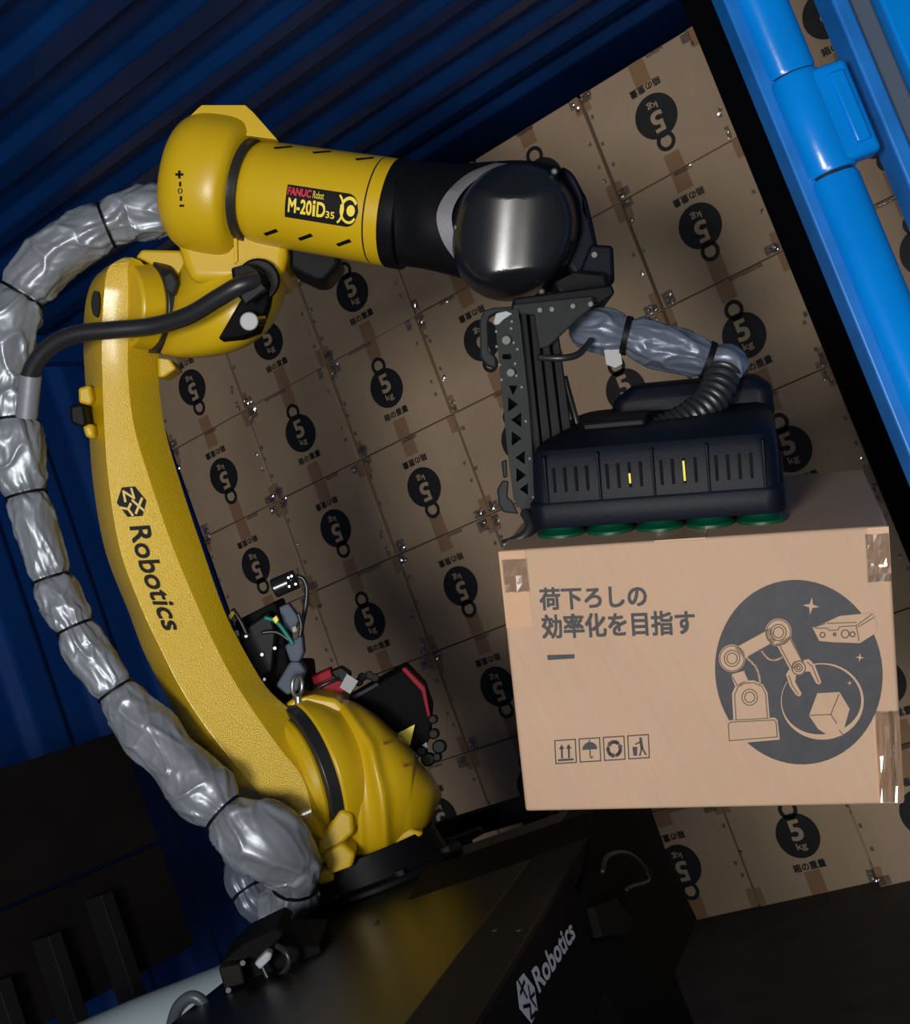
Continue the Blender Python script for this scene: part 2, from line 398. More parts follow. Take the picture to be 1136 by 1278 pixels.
half(zh1 + .004, ztop, 'post_sleeve', SKY, rc, cx)
half(0.0, ztop - .01, 'hinge_pin', DGREY, rc * .80, cx)
hb = thing('hinge_leaf', 'blue hinge knuckle and leaf joining the corner post to the door', 'hinge', pf(0, 0, zh0))
mb = MB(); r = []
x_r = along(1100, 180)[0]
for z, k in ((zh0, .96), (zh0 + .006, 1.04), (zh1 - .006, 1.04), (zh1, .96)):
    r.append([pf(cx + rc * k * math.cos(a), -0.004 + rc * k * .8 * math.sin(a), z) for a in [2 * PI * i / 40 for i in range(40)]])
mb.loft(r).build('knuckle', SKY, hb, smooth=40)
MB().box((cx, -.030, zh0 + .004), (x_r - .012, .006, zh1 - .004), pf).build('leaf', SKY, hb, bevel=.008, seg=3)
MB().box((cx + rc * 1.0, -.036, zh0 + .022), (x_r - .022, -.028, zh1 - .020), pf).build('raised_pad', SKY, hb, bevel=.006, seg=3)
door = thing('container_door', 'blue container door edge with grey rubber gasket, beyond the hinge', 'door', pf(xs['s0'], 0, 0))
MB().box((xs['s0'] + .004, -.012, 0), (xs['s1'], .05, ztop), pf).build('door_edge', SKYD, door, bevel=.004)
MB().box((xs['s1'], .006, 0), (xs['g1'], .045, ztop), pf).build('gasket', GASK, door, bevel=.006)
MB().box((xs['t0'], -.016, 0), (xs['t1'] + .05, .045, ztop), pf).build('door_panel', SKY, door, bevel=.005)

# ------------------------------------------------------------------ robot
TZ = 0.640
base_p = hit(455, 1118, (0, 0, TZ), (0, 0, 1))
rob = thing('industrial_robot', 'large yellow articulated robot arm with black wrist, bolted to the black cart', 'robot', (base_p.x, base_p.y, TZ))
# lower arm -------------------------------------------------
rows = [((150, 323), (155, 321), (165, 321), (175, 325)), ((121, 343), (136, 334), (160, 331), (188, 342)), ((108, 372), (130, 364), (160, 360), (197, 372)),
 ((104, 420), (127, 420), (160, 415), (200, 425)), ((106, 470), (128, 475), (160, 470), (198, 470)), ((111, 540), (131, 545), (168, 535), (206, 535)),
 ((117, 610), (137, 612), (190, 608), (226, 605)), ((132, 690), (151, 690), (217, 686), (251, 680)), ((160, 762), (177, 760), (249, 762), (280, 762)),
 ((180, 815), (203, 815), (272, 812), (305, 812)), ((203, 860), (226, 860), (296, 856), (333, 858)), ((224, 900), (253, 902), (325, 900), (364, 888)),
 ((247, 950), (290, 950), (352, 937), (396, 923)), ((275, 993), (322, 988), (376, 968), (411, 972)), ((320, 1028), (352, 1020), (388, 1005), (411, 1022)), ((365, 1056), (375, 1050), (392, 1038), (402, 1048))]
flt = catmull([sum(r, ()) for r in rows], 5)
nD = len(flt)
def arm_depth(t): return 2.145 + 0.19 * t - 0.195 * t * t
def arm_pts(k):
    r = flt[k]; t = k / (nD - 1); d = arm_depth(t)
    e = 1 - max(0, (t - .90) / .10) ** 3 * .85; e0 = min(1, (t / .07 + .25))
    e *= e0
    e2 = (1 - e)
    L, FL, FR, Rr = (r[0], r[1]), (r[2], r[3]), (r[4], r[5]), (r[6], r[7])
    db = .15 * e + .0
    d0 = d + .035 * e2
    return [P(*L, d0 + .055 * e), P(*FL, d0), P(*FR, d0 + .0002 * (FR[0] - FL[0]) * 1.24 * e), P(*Rr, d0 + .0019 * math.hypot(Rr[0] - FR[0], Rr[1] - FR[1]) * e), P(*Rr, d0 + db), P(*FR, d0 + db + .01 * e), P(*L, d0 + db)]
MB().loft([arm_pts(k) for k in range(nD)]).build('lower_arm', YELT, rob, bevel=.012, seg=4, smooth=40)
def facet(s, t, off=.0022):           # s 0..1 along the arm, t 0 left .. 1 right
    k = s * (nD - 1); i = min(int(k), nD - 2); a = k - i
    def q(j):
        r = arm_pts(j); return r[1].lerp(r[2], t)
    return q(i).lerp(q(i + 1), a) - FWD * off
# s for a given picture row on the facet
def s_of(yv):
    for k in range(nD - 1):
        ya = (flt[k][3] + flt[k][5]) / 2; yb = (flt[k + 1][3] + flt[k + 1][5]) / 2
        if ya <= yv <= yb: return (k + (yv - ya) / (yb - ya)) / (nD - 1)
mb = MB(); yA, yB = 657, 786
fn = lambda x, y: facet(s_of(yA + (yB - yA) * x), .29 - .06 * x + (.40 - .05 * x) * y)
put_text(mb, 'Robotics', fn, 0, 1, 0, 1, 0.02)
let = mb.build('lettering', LABELB, rob, smooth=0)
def logo(fn, mbd, mbl):
    hexa = [(.5, 1.0), (.96, .74), (.96, .27), (.5, 0), (.04, .27), (.04, .74)]
    flat(mbd, hexa, fn)
    w_ = .075
    stroke(mbl, [(.42, .88), (.86, .56)], w_, fn); stroke(mbl, [(.80, .84), (.46, .54)], w_, fn)           # X
    stroke(mbl, [(.10, .60), (.40, .62), (.16, .30), (.48, .30)], w_, fn)                               # Z
    stroke(mbl, [(.56, .46), (.72, .34), (.92, .44)], w_, fn); stroke(mbl, [(.72, .34), (.66, .10)], w_, fn)  # Y
mbd, mbl = MB(), MB(); yA2, yB2 = 606, 646
logo(lambda x, y: facet(s_of(yA2 + (yB2 - yA2) * x), .12 + .66 * y), mbd, mbl)
lg = mbd.build('arm_emblem', LABELB, rob, smooth=0)
for v in mbl.v: v -= FWD * .0006
mbl.build('emblem_strokes', YEL, lg, smooth=0)
# small castings on the arm
def blob(name, poly, d0, d1, m, parent, bv=.006, seg=3):
    mb = MB(); pris(mb, poly, d0, d1); return mb.build(name, m, parent, bevel=bv, seg=seg, smooth=30)
blob('side_lug', [(97, 484), (112, 480), (116, 500), (112, 506), (98, 503)], 2.19, 2.25, YEL, rob)
blob('side_lug', [(102, 530), (116, 528), (118, 548), (106, 546)], 2.19, 2.25, YEL, rob)
blob('side_connector', [(86, 506), (104, 503), (108, 530), (100, 533), (88, 528)], 2.18, 2.25, BLK, rob)
blob('arm_lug', [(196, 446), (212, 448), (220, 460), (206, 470), (197, 471)], 2.20, 2.26, YEL, rob)
blob('lower_lug', [(233, 932), (246, 930), (250, 950), (236, 948)], 2.18, 2.24, YEL, rob)
mb = MB(); c0 = P(121, 380, 2.178); mb.loft([ell(c0 + RIGHT * 0 - FWD * .010, RIGHT * .0065, UP * .020), ell(c0 + FWD * .02, RIGHT * .0065, UP * .020)])
mb.build('lifting_hole', BLK, rob)
# J2 ring + turret ----------------------------------------
AX2 = (RIGHT * .85 + UP * .24 + FWD * .46).normalized()
U2 = (UP * .96 - RIGHT * .27); U2 = (U2 - AX2 * U2.dot(AX2)).normalized(); V2 = AX2.cross(U2)
cj = P(366, 977, 2.275)
def ringset(c, r): return ell(c, U2 * r, V2 * r, 2, 48)
MB().loft([ringset(cj - AX2 * .012, .108), ringset(cj + AX2 * .012, .115)]).build('arm_boss', YEL, rob, bevel=.008)
MB().loft([ringset(cj + AX2 * .010, .1245), ringset(cj + AX2 * .032, .1245)]).build('joint_seal', RUB, rob, bevel=.002)
MB().loft([ringset(cj + AX2 * .031, .1275), ringset(cj + AX2 * .050, .128), ringset(cj + AX2 * .07, .118), ringset(cj + AX2 * .10, .10)]).build('turret_ring', YEL, rob, bevel=.004)
# turret body: slices running left to right, front bulges toward the viewer with a raised ridge
cols = [(372, 884, 1086, 2.355, .035), (392, 871, 1103, 2.345, .075), (425, 873, 1101, 2.335, .105), (455, 889, 1092, 2.330, .12), (478, 909, 1084, 2.330, .125), (500, 930, 1070, 2.335, .12), (522, 955, 1052, 2.345, .105), (538, 974, 1036, 2.355, .08), (547, 992, 1014, 2.365, .035)]
cc = catmull(cols, 9)
rings = []
for (x, t_, b_, d, rd) in cc:
    h = (b_ - t_) / 2; cy = (t_ + b_) / 2; sl = 8
    pts = []
    for i in range(64):
        a = 2 * PI * i / 64; ca, sa = math.cos(a), math.sin(a)
        f1 = math.copysign(abs(ca) ** .75, ca); f2 = math.copysign(abs(sa) ** .8, sa)
        # ridge: bump on the front between top and bottom, sweeping with x
        px_ = x + f1 * 10 * (1 if h > 60 else .5); py_ = cy - f1 * h; bump_ = 0
        if sa > 0:
            for kx, ky, wd_, am in (((428, 462, 478, 486), (880, 930, 1000, 1095), 8, .016), ((398, 428, 447, 452), (872, 915, 985, 1095), 6, .009)):
                yy_ = min(max(py_, ky[0]), ky[-1])
                for q_ in range(3):
                    if ky[q_] <= yy_ <= ky[q_ + 1]: xr_ = kx[q_] + (kx[q_ + 1] - kx[q_]) * (yy_ - ky[q_]) / (ky[q_ + 1] - ky[q_])
                bump_ += am * math.exp(-((px_ - xr_) / wd_) ** 2) * min(1, sa * 2.5)
        pts.append(P(px_, py_, d - f2 * rd - bump_))
    rings.append(pts)
MB().loft(rings).build('turret', YEL, rob, smooth=180)
# crest ridges on the turret
def ridge(name, pts, r, dd, m=YEL):
    p_ = catmull(pts, 8); n = len(p_)
    MB().tube([P(x, y, d) for x, y, d in p_], [r * math.sin(PI * (i + .8) / (n + .6)) ** .5 for i in range(n)], 14).build(name, m, rob, smooth=180)
# brackets low on the turret
blob('turret_bracket', [(396, 1050), (425, 1010), (440, 1016), (442, 1040), (420, 1060), (398, 1068)], 2.180, 2.280, YEL, rob)
blob('turret_bracket', [(402, 1066), (428, 1052), (444, 1066), (440, 1082), (412, 1092)], 2.160, 2.280, YEL, rob)
blob('turret_bracket', [(394, 1088), (414, 1084), (418, 1100), (398, 1106)], 2.170, 2.2, YEL, rob)
blob('turret_foot', [(392, 1050), (450, 1010), (500, 1030), (530, 1040), (500, 1066), (440, 1096), (399, 1108)], 2.240, 2.430, YEL, rob, .014, 4)
blob('top_casting', [(352, 884), (362, 874), (392, 867), (420, 872), (432, 884), (410, 900), (372, 895)], 2.270, 2.450, YEL, rob, .010)
for (x, y) in ((480, 928), (505, 956)):
    mb = MB(); cyl(mb, P(x, y, 2.195), P(x, y, 2.25), .0022, 10); mb.build('bolt_hole', RED, rob)
# eye bolt on top
mb = MB(); c0 = P(371, 856, 2.27); mb.tube([c0 + (RIGHT * .5 + FWD * .6).normalized() * .011 * math.cos(a) + (UP) * .017 * math.sin(a) for a in [2 * PI * i / 24 for i in range(25)]], .0035, 10, False)
cyl(mb, P(372, 869, 2.27), P(373, 884, 2.27), .006, 12); mb.build('eye_bolt', STEEL, rob, smooth=60)
# black pedestal
bz = V((base_p.x, base_p.y, 0))
pc = P(462, 1075, 2.31)
r = []
for z, rr in ((TZ, .150), (TZ + .012, .150), (TZ + .013, .128), (TZ + .06, .118), (pc.z + .02, .112)):
    c = V((pc.x, pc.y, z)); r.append([c + V((math.cos(a), math.sin(a), 0)) * rr for a in [2 * PI * i / 48 for i in range(48)]])
MB().loft(r).build('pedestal', BLK, rob, bevel=.003, smooth=40)
for k in range(8):
    a = 2 * PI * k / 8 + .2; c = V((pc.x + .138 * math.cos(a), pc.y + .138 * math.sin(a), TZ + .012))
    mb = MB(); cyl(mb, c, c + V((0, 0, .008)), .008, 6); mb.build('anchor_bolt', DGREY, rob)
# J3 elbow ----------------------------------------------------
AX3 = (RIGHT * .80 + UP * .05 + FWD * .60).normalized()
U3 = (UP - AX3 * UP.dot(AX3)).normalized(); V3 = AX3.cross(U3)
c3 = P(178, 383, 2.215)
def rs3(c, r): return ell(c, U3 * r, V3 * r, 2, 48)
MB().loft([rs3(c3 - AX3 * .03, .066), rs3(c3 + AX3 * .012, .068)]).build('elbow_boss', YEL, rob, bevel=.005)
MB().loft([rs3(c3 + AX3 * .010, .0725), rs3(c3 + AX3 * .034, .0735)]).build('joint_seal', RUB, rob, bevel=.002)
blob('elbow_flange', [(168, 322), (176, 311), (226, 312), (232, 322), (234, 360), (222, 372), (205, 345), (185, 328)], 2.20, 2.30, YEL, rob, .005)
cols = [(200, 405, 441, 2.24, .03), (212, 372, 445, 2.23, .055), (228, 330, 447, 2.22, .075), (255, 306, 446, 2.205, .09), (285, 300, 441, 2.20, .098), (312, 300, 430, 2.20, .095), (335, 300, 412, 2.21, .085), (352, 303, 382, 2.22, .06), (361, 312, 345, 2.23, .025)]
rings = []
for (x, t_, b_, d, rd) in catmull(cols, 4):
    h = (b_ - t_) / 2; cy = (t_ + b_) / 2
    rings.append([P(x, cy - math.copysign(abs(math.cos(a)) ** .8, math.cos(a)) * h, d - math.copysign(abs(math.sin(a)) ** .7, math.sin(a)) * rd) for a in [2 * PI * i / 36 for i in range(36)]])
MB().loft(rings).build('elbow_gearbox', YEL, rob, smooth=180)
blob('elbow_web', [(216, 262), (300, 275), (352, 288), (361, 312), (352, 345), (300, 352), (238, 352), (228, 330), (220, 300)], 2.105, 2.28, YEL, rob, .014, 4)
blob('web_edge', [(291, 286), (296, 286), (297, 326), (292, 330)], 2.10, 2.12, YEL, rob, .0015)
# forearm -----------------------------------------------------
fa, fb = P(318, 239, 2.11), P(492, 266, 2.06)
FX = (fb - fa).normalized(); FU = (UP - FX * UP.dot(FX)).normalized(); FV = FX.cross(FU)
if FV.dot(FWD) > 0: FV = -FV
FLn = (fb - fa).length
def fr(x, r, n=2.0, k=48): return ell(fa + FX * x, FU * r, FV * r, n, k)
MB().loft([fr(-.004, .060), fr(.0, .070), fr(.006, .0745), (fr(.02, .0765)), fr(FLn * .5, .0775), fr(FLn - .022, .0785)]).build('forearm', YEL, rob, bevel=.002, smooth=35)
MB().loft([fr(FLn - .0205, .0785), fr(FLn, .0785)]).build('forearm_collar', YEL, rob, bevel=.001, smooth=35)
MB().loft([fr(FLn - .0225, .0778), fr(FLn - .020, .0778)]).build('collar_groove', BLK, rob)
MB().loft([fr(-.018, .078), fr(0.001, .078)]).build('forearm_seal', RUB, rob, bevel=.001)
MB().loft([fr(FLn + .0002, .0792), fr(FLn + .004, .0798), fr(FLn + .022, .0798), fr(FLn + .024, .077)]).build('boot_cuff', BLK, rob, smooth=35)
# housing behind it
hs = [(-.012, .088), (-.018, .098), (-.030, .104), (-.050, .107), (-.080, .107), (-.100, .101), (-.116, .088), (-.124, .068), (-.128, .03), (-.129, .012)]
hs = [(a, b) for a, b in catmull(hs, 3)]
hmb = MB().loft([ell(fa + FX * a - FU * .001, FU * b, FV * b * .98, 2.2, 48) for a, b in hs])
from mathutils.bvhtree import BVHTree
hbv = BVHTree.FromPolygons(hmb.v, hmb.f)
hmb.build('forearm_housing', YEL, rob, smooth=60)
mb = MB(); pris(mb, [(222, 160), (247, 135), (252, 131), (306, 131), (316, 140), (346, 174), (300, 168), (262, 160)], 2.07, 2.19)
mb.build('housing_fin', YEL, rob, bevel=.010, seg=3)
# digits on the housing
def on_housing(x, y):
    d = (P(x, y, 1) - CAM).normalized(); q = hbv.ray_cast(CAM, d)[0]
    return (q if q is not None else P(x, y, 2.10)) - FWD * .0012
mb = MB()
for (x, y, a, b) in ((224, 218, 5, 1.6), (224, 218, 1.6, 5), (225, 230, 1.4, 3), (226, 248, 1.5, 3), (227, 257, 3, 1.4)): mb.add([on_housing(x - a, y - b), on_housing(x + a, y - b), on_housing(x + a, y + b), on_housing(x - a, y + b)], [(0, 1, 2, 3)])
put_text(mb, '0', on_housing, 222, 228, 242, 235)
mb.build('axis_marks', LABELB, rob, smooth=0)
# slots / clips on the forearm
def fsurf(s, ph, off=.001):      # s metres along, ph angle from the viewer-facing line, positive up
    r = .0765 + .002 * s / FLn + off
    return fa + FX * s + (FV * math.cos(ph) + FU * math.sin(ph)) * r
for s_, ph in ((.045, .92), (.105, .95), (.172, .92), (.05, -.95), (.105, -.92), (.165, -.90)):
    mb = MB(); a = .006
    mb.add([fsurf(s_ - a - .006 * (0), ph - .05), fsurf(s_ + a + .010, ph + .12), fsurf(s_ + a + .013, ph + .06), fsurf(s_ - a + .003, ph - .11)], [(0, 1, 2, 3)])
    mb.prism(mb.v[-4:], FX.cross(FU) * 0 + FV * .0015)
    mb.build('clip_slot', BLK, rob, smooth=0)
# name plate
x0s, x1s = .082, .194
def lab(x, y): return fsurf(x0s + (x1s - x0s) * x / 3.0, (y - .5) * .60 - .24, .0014)
mb = MB(); pl = []
nseg = 24
def labpoly(mb, poly, off=0):
    flat(mb, poly, lambda x, y: lab(x, y) + FV * off)
bd = [(x / 10, 0) for x in range(0, 26)] + [(2.5 + .5 * math.cos(a), .5 + .5 * math.sin(a)) for a in [-PI / 2 + PI * i / 14 for i in range(1, 14)]] + [(x / 10, 1) for x in range(25, -1, -1)]
cells = MB()
for i in range(30):
    x = i / 10; xe = x + .1
    def lim(q): return (0, 1) if q <= 2.5 else (.5 - math.sqrt(max(0, .25 - (q - 2.5) ** 2)), .5 + math.sqrt(max(0, .25 - (q - 2.5) ** 2)))
    for j in range(6):
        a0, a1 = lim(x); b0, b1 = lim(xe)
        cells.add([lab(x, a0 + (a1 - a0) * j / 6), lab(xe, b0 + (b1 - b0) * j / 6), lab(xe, b0 + (b1 - b0) * (j + 1) / 6), lab(x, a0 + (a1 - a0) * (j + 1) / 6)], [(0, 1, 2, 3)])
np_ = cells.build('name_plate', LABELB, rob, smooth=0)
l2 = lambda x, y: lab(x, y) + FV * .0007
mb = MB(); put_text(mb, 'FANUC', l2, .06, 1.02, .70, .92, .04); mb.build('plate_brand', REDL, np_, smooth=0)
mb = MB(); put_text(mb, 'Robot', l2, 1.10, 1.55, .70, .92, .0)
put_text(mb, 'M-20', l2, .14, 1.10, .18, .60, .03); put_text(mb, 'i', l2, 1.16, 1.24, .18, .62, .03); put_text(mb, 'D', l2, 1.32, 1.66, .18, .60, .03); put_text(mb, '35', l2, 1.70, 2.05, .18, .38, .02)
def arc(cx, cy, r, a0, a1, k=14, sx=1): return [(cx + sx * r * math.cos(math.radians(a0 + (a1 - a0) * i / k)), cy + r * math.sin(math.radians(a0 + (a1 - a0) * i / k))) for i in range(k + 1)]
stroke(mb, arc(2.05, .5, .44, -65, 65, sx=.75), .07, l2)
stroke(mb, arc(2.62, .5, .36, 40, 140, sx=.9), .10, l2); stroke(mb, arc(2.62, .5, .36, 160, 320, sx=.9), .08, l2)
flat(mb, circ(2.70, .5, .17, 14), l2); stroke(mb, [(2.40, .5), (2.28, .62)], .06, l2); stroke(mb, [(2.40, .5), (2.28, .40)], .06, l2)
mb.build('plate_text', YPRINT, np_, smooth=0)
# black forearm boot and wrist ---------------------------------
cols = [(500, 201, 332, 2.045, .077), (510, 201, 333, 2.04, .078), (530, 202, 336, 2.025, .080), (560, 204, 343, 2.015, .082), (590, 203, 352, 2.01, .086), (620, 201, 364, 2.005, .090), (650, 200, 370, 2.0, .092), (680, 203, 368, 2.0, .088), (705, 212, 352, 2.0, .075), (722, 230, 328, 2.0, .055), (732, 258, 305, 2.0, .02)]
rings = []
for (x, t_, b_, d, rd) in catmull(cols, 5):
    h = (b_ - t_) / 2; cy = (t_ + b_) / 2; bow = -11 * max(0, 1 - (x - 488) / 60)
    rings.append([P(x + bow * abs(math.sin(a)) * (1 if math.sin(a) > 0 else -1), cy - math.cos(a) * h, d - math.copysign(abs(math.sin(a)) ** .9, math.sin(a)) * rd) for a in [2 * PI * i / 40 for i in range(40)]])
MB().loft(rings).build('wrist_body', BLK, rob, smooth=180)
# crescent of bare casting: annulus standing on the front
def wr(x, y, d): return P(x, y, d)
outer = catmull([(618, 203), (585, 216), (558, 240), (545, 268), (552, 300), (572, 328), (603, 356)], 5)
inner = catmull([(634, 204), (603, 218), (577, 240), (564, 268), (570, 300), (586, 328), (612, 357)], 5)
mb = MB(); n = len(outer)
ds = [1.945 - .025 * math.sin(PI * i / (n - 1)) for i in range(n)]
rr = []
for i in range(n):
    rr.append([P(*outer[i], ds[i] + .022), P(*outer[i], ds[i] + .002), P(*inner[i], ds[i] - .006), P(*inner[i], ds[i] + .05)])
mb.loft(rr).build('casting_band', CRES, rob, smooth=50)
# cover: a barrel-fronted shell
K1, K2 = 72, 22
def cover_pt(a, rr):
    ca, sa = math.cos(a), math.sin(a)
    rx, ry = (80, 83)
    u = rr * ca; v = rr * sa
    x = 642 + u * rx - v * 6; y = 286 + v * ry
    uu = (u - .12) * 1.0
    hb_ = .062 * math.sqrt(max(0, 1 - min(1, abs(uu) / 1.14) ** 2)) - .012 * v
    cap = .014 + .11 * max(0, (1.0 - abs(v + .1 * u))) 
    hgt = min(hb_, cap) + .004
    edge = 1 - rr ** 10
    return P(x, y, 1.930 - hgt * (1 - rr ** 14 * .9))
rings = [[cover_pt(2 * PI * i / K1, 1.0) + FWD * .055 for i in range(K1)]]
for k in range(K2): rr_ = 1 - k / K2; rings.append([cover_pt(2 * PI * i / K1, rr_) for i in range(K1)])
MB().loft(rings).build('wrist_cover', BLKG, rob, smooth=50)
for (x, y, d) in ((570, 284, 1.918), (692, 214, 1.925), (676, 364, 1.925)):
    mb = MB(); cyl(mb, P(x, y, d), P(x, y, d - .010), .0052, 12)
    o = mb.build('cover_screw', DGREY, rob, bevel=.001); mb = MB(); cyl(mb, P(x, y, d - .010), P(x, y, d - .0115), .0028, 6); mb.build('screw_socket', BOLTM, o)
blob('wrist_flange', [(700, 204), (716, 214), (733, 246), (742, 282), (748, 312), (742, 345), (720, 352), (705, 330), (722, 290), (720, 250)], 1.95, 2.06, BLUEG, rob, .008)
blob('wrist_motor', [(738, 304), (766, 306), (768, 352), (756, 360), (730, 362), (722, 345)], 1.93, 2.03, BLUEG, rob, .006)
blob('tool_flange', [(690, 352), (722, 336), (758, 340), (762, 358), (740, 372), (700, 374)], 1.90, 2.02, BLK, rob, .006)
mb = MB(); cyl(mb, P(742, 318, 1.925), P(742, 318, 1.935), .004, 10); mb.build('flange_bolt', BOLTM, rob)
# parts hanging on the elbow
blob('under_motor', [(358, 308), (425, 318), (424, 330), (406, 350), (392, 350), (362, 336)], 2.14, 2.24, BLK, rob, .008)
blob('recess_shade_plate', [(272, 423), (298, 378), (318, 352), (338, 350), (334, 378), (322, 412), (300, 420)], 2.085, 2.13, BLKM, rob, .003)  # black plate standing in for the shade of a recess
mb = MB(); cyl(mb, P(322, 350, 2.085), P(324, 348, 2.14), .032, 28); con = mb.build('cable_connector', BLK, rob, bevel=.003)
blob('connector_clamp', [(288, 334), (312, 328), (330, 340), (332, 360), (302, 376), (292, 362)], 2.045, 2.09, BLK, rob, .004)
blob('clamp_tab', [(300, 368), (325, 352), (332, 360), (306, 379)], 2.03, 2.05, DGREY, rob, .002)
mb = MB(); cyl(mb, P(311, 401, 2.045), P(311, 401, 2.09), .0135, 28); mb.build('grey_cap', LGREY, rob, bevel=.002)
mb = MB(); cyl(mb, P(311, 401, 2.07), P(329, 399, 2.085), .008, 16); mb.build('brass_fitting', BRASS, rob)
mb = MB(); pris(mb, [(203, 345), (214, 338), (222, 352), (216, 368), (206, 362)], 2.14, 2.16); mb.build('sensor_cap', DGREY, rob, bevel=.003)

# ------------------------------------------------------------------ cloth-sleeved hoses
def bag_tube(path, ties, name, seedv, segs=88, per=18, amp=.30, fine=.16):
    """path rows (x, y, depth, radius px); cloth folds follow noise, pinched at the ties"""
    pts = catmull(path, per); n = len(pts); cen = [P(p[0], p[1], p[2]) for p in pts]; rad = [p[3] * p[2] / F for p in pts]
    cum = [0]
    for i in range(1, n): cum.append(cum[-1] + (cen[i] - cen[i - 1]).length)
    tpos = []
    for (tx, ty) in ties:
        tpos.append(min(range(n), key=lambda i: (pts[i][0] - tx) ** 2 + (pts[i][1] - ty) ** 2))
    rings = []; u = None; frames = []
    for i in range(n):
        t = (cen[min(i + 1, n - 1)] - cen[max(i - 1, 0)]).normalized()
        if u is None: u = t.orthogonal().normalized()
        u = (u - t * u.dot(t)).normalized(); v = t.cross(u); frames.append((u.copy(), v.copy(), t))
        dt = min([abs(cum[i] - cum[k]) for k in tpos] + [9]); pin = math.exp(-(dt / .010) ** 2)
        prox = math.exp(-(dt / .035) ** 2)
        ring = []
        for k in range(segs):
            a = 2 * PI * k / segs
            ca, sa = math.cos(a), math.sin(a); L = cum[i]
            wx = noise.noise(V((ca, sa, L * 11 + seedv))) * .8; wy = noise.noise(V((ca + 7, sa, L * 11 + seedv))) * .8
            q = V((ca * .85 + wx * .6, sa * .85 + wy * .6, L * 13 + wx * 1.2 + seedv))
            d1 = noise.voronoi(q)[0]; f1 = d1[0]; rg = max(0.0, 1 - (d1[1] - d1[0]) * 4.5)
            q = V((ca * 1.6 + wy, sa * 1.6 + wx, L * 24 + ca * 1.5 + seedv * 2)); d2_ = noise.voronoi(q)[0]; rg2 = max(0.0, 1 - (d2_[1] - d2_[0]) * 4.0)
            ga = a + wx * 1.3 + L * 4; w3 = abs(math.sin(ga * 3.5 + seedv)) - .6
            r = rad[i] * (.94 - .13 * pin + .13 * f1 * (1 - .6 * pin) + .10 * rg * (1 - .6 * pin) + .030 * rg2 + .13 * w3 * prox)
            ring.append(cen[i] + (u * math.cos(a) + v * math.sin(a)) * r)
        rings.append(ring)
    return rings, [(cen[k], frames[k], rad[k]) for k in tpos]
def sleeve(rootname, label, path, ties, m, seedv, tie_w=.004, **k):
    rings, tp = bag_tube(path, ties, rootname, seedv, **k)
    root = thing(rootname, label, 'cable sleeve', rings[-1][0])
    MB().loft(rings).build('sleeve_cloth', m, root, smooth=180)
    for (c, (u, v, t), r) in tp:
        mb = MB(); rr = r * .93; N = 32; rg = []
        for s_, q in ((-tie_w / 2, 0), (-tie_w / 2, .0025), (tie_w / 2, .0025), (tie_w / 2, 0)):
            rg.append([c + t * (s_ + .3 * r * math.sin(2 * PI * i / N) * .25) + (u * math.cos(2 * PI * i / N) + v * math.sin(2 * PI * i / N)) * (rr + q) for i in range(N)])
        mb.loft(rg, False, False); mb.build('cable_tie', BLK, root, smooth=30)
    return root
sleeve('cable_sleeve', 'long wrinkled silver cable sleeve hanging along the left side of the robot',
  [(216, 262, 2.22, 28), (190, 264, 2.21, 32), (160, 270, 2.21, 31), (133, 281, 2.20, 30), (110, 290, 2.20, 30), (80, 308, 2.20, 33), (52, 335, 2.20, 32), (28, 368, 2.20, 31), (14, 400, 2.19, 34), (8, 440, 2.19, 33), (10, 480, 2.19, 32), (15, 524, 2.18, 29), (22, 560, 2.18, 32), (26, 590, 2.18, 29), (33, 618, 2.18, 27), (44, 655, 2.17, 25), (55, 690, 2.17, 25), (64, 722, 2.17, 24), (77, 750, 2.16, 26), (93, 783, 2.15, 24), (108, 812, 2.15, 26), (127, 838, 2.14, 24), (144, 862, 2.14, 25), (164, 888, 2.13, 28), (190, 918, 2.12, 33), (215, 946, 2.10, 28), (236, 968, 2.09, 34), (258, 992, 2.08, 36), (280, 1014, 2.07, 30), (304, 1035, 2.06, 40), (334, 1052, 2.06, 44), (360, 1078, 2.08, 38), (368, 1104, 2.09, 30), (362, 1128, 2.11, 28), (344, 1136, 2.13, 28)],
  [(133, 281), (28, 368), (15, 524), (33, 618), (64, 722), (93, 783), (144, 862), (280, 1014), (368, 1104)], SILV, 3.1)
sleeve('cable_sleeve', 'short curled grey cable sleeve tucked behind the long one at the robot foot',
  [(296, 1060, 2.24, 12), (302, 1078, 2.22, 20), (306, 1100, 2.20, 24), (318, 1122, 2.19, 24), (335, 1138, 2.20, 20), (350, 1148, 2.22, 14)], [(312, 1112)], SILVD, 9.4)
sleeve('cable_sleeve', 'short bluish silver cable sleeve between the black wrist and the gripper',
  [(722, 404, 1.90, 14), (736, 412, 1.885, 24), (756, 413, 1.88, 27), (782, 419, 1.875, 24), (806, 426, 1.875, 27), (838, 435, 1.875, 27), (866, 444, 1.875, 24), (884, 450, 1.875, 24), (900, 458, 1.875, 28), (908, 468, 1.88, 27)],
  [(782, 419), (884, 450)], SILVD, 5.7, tie_w=.008)
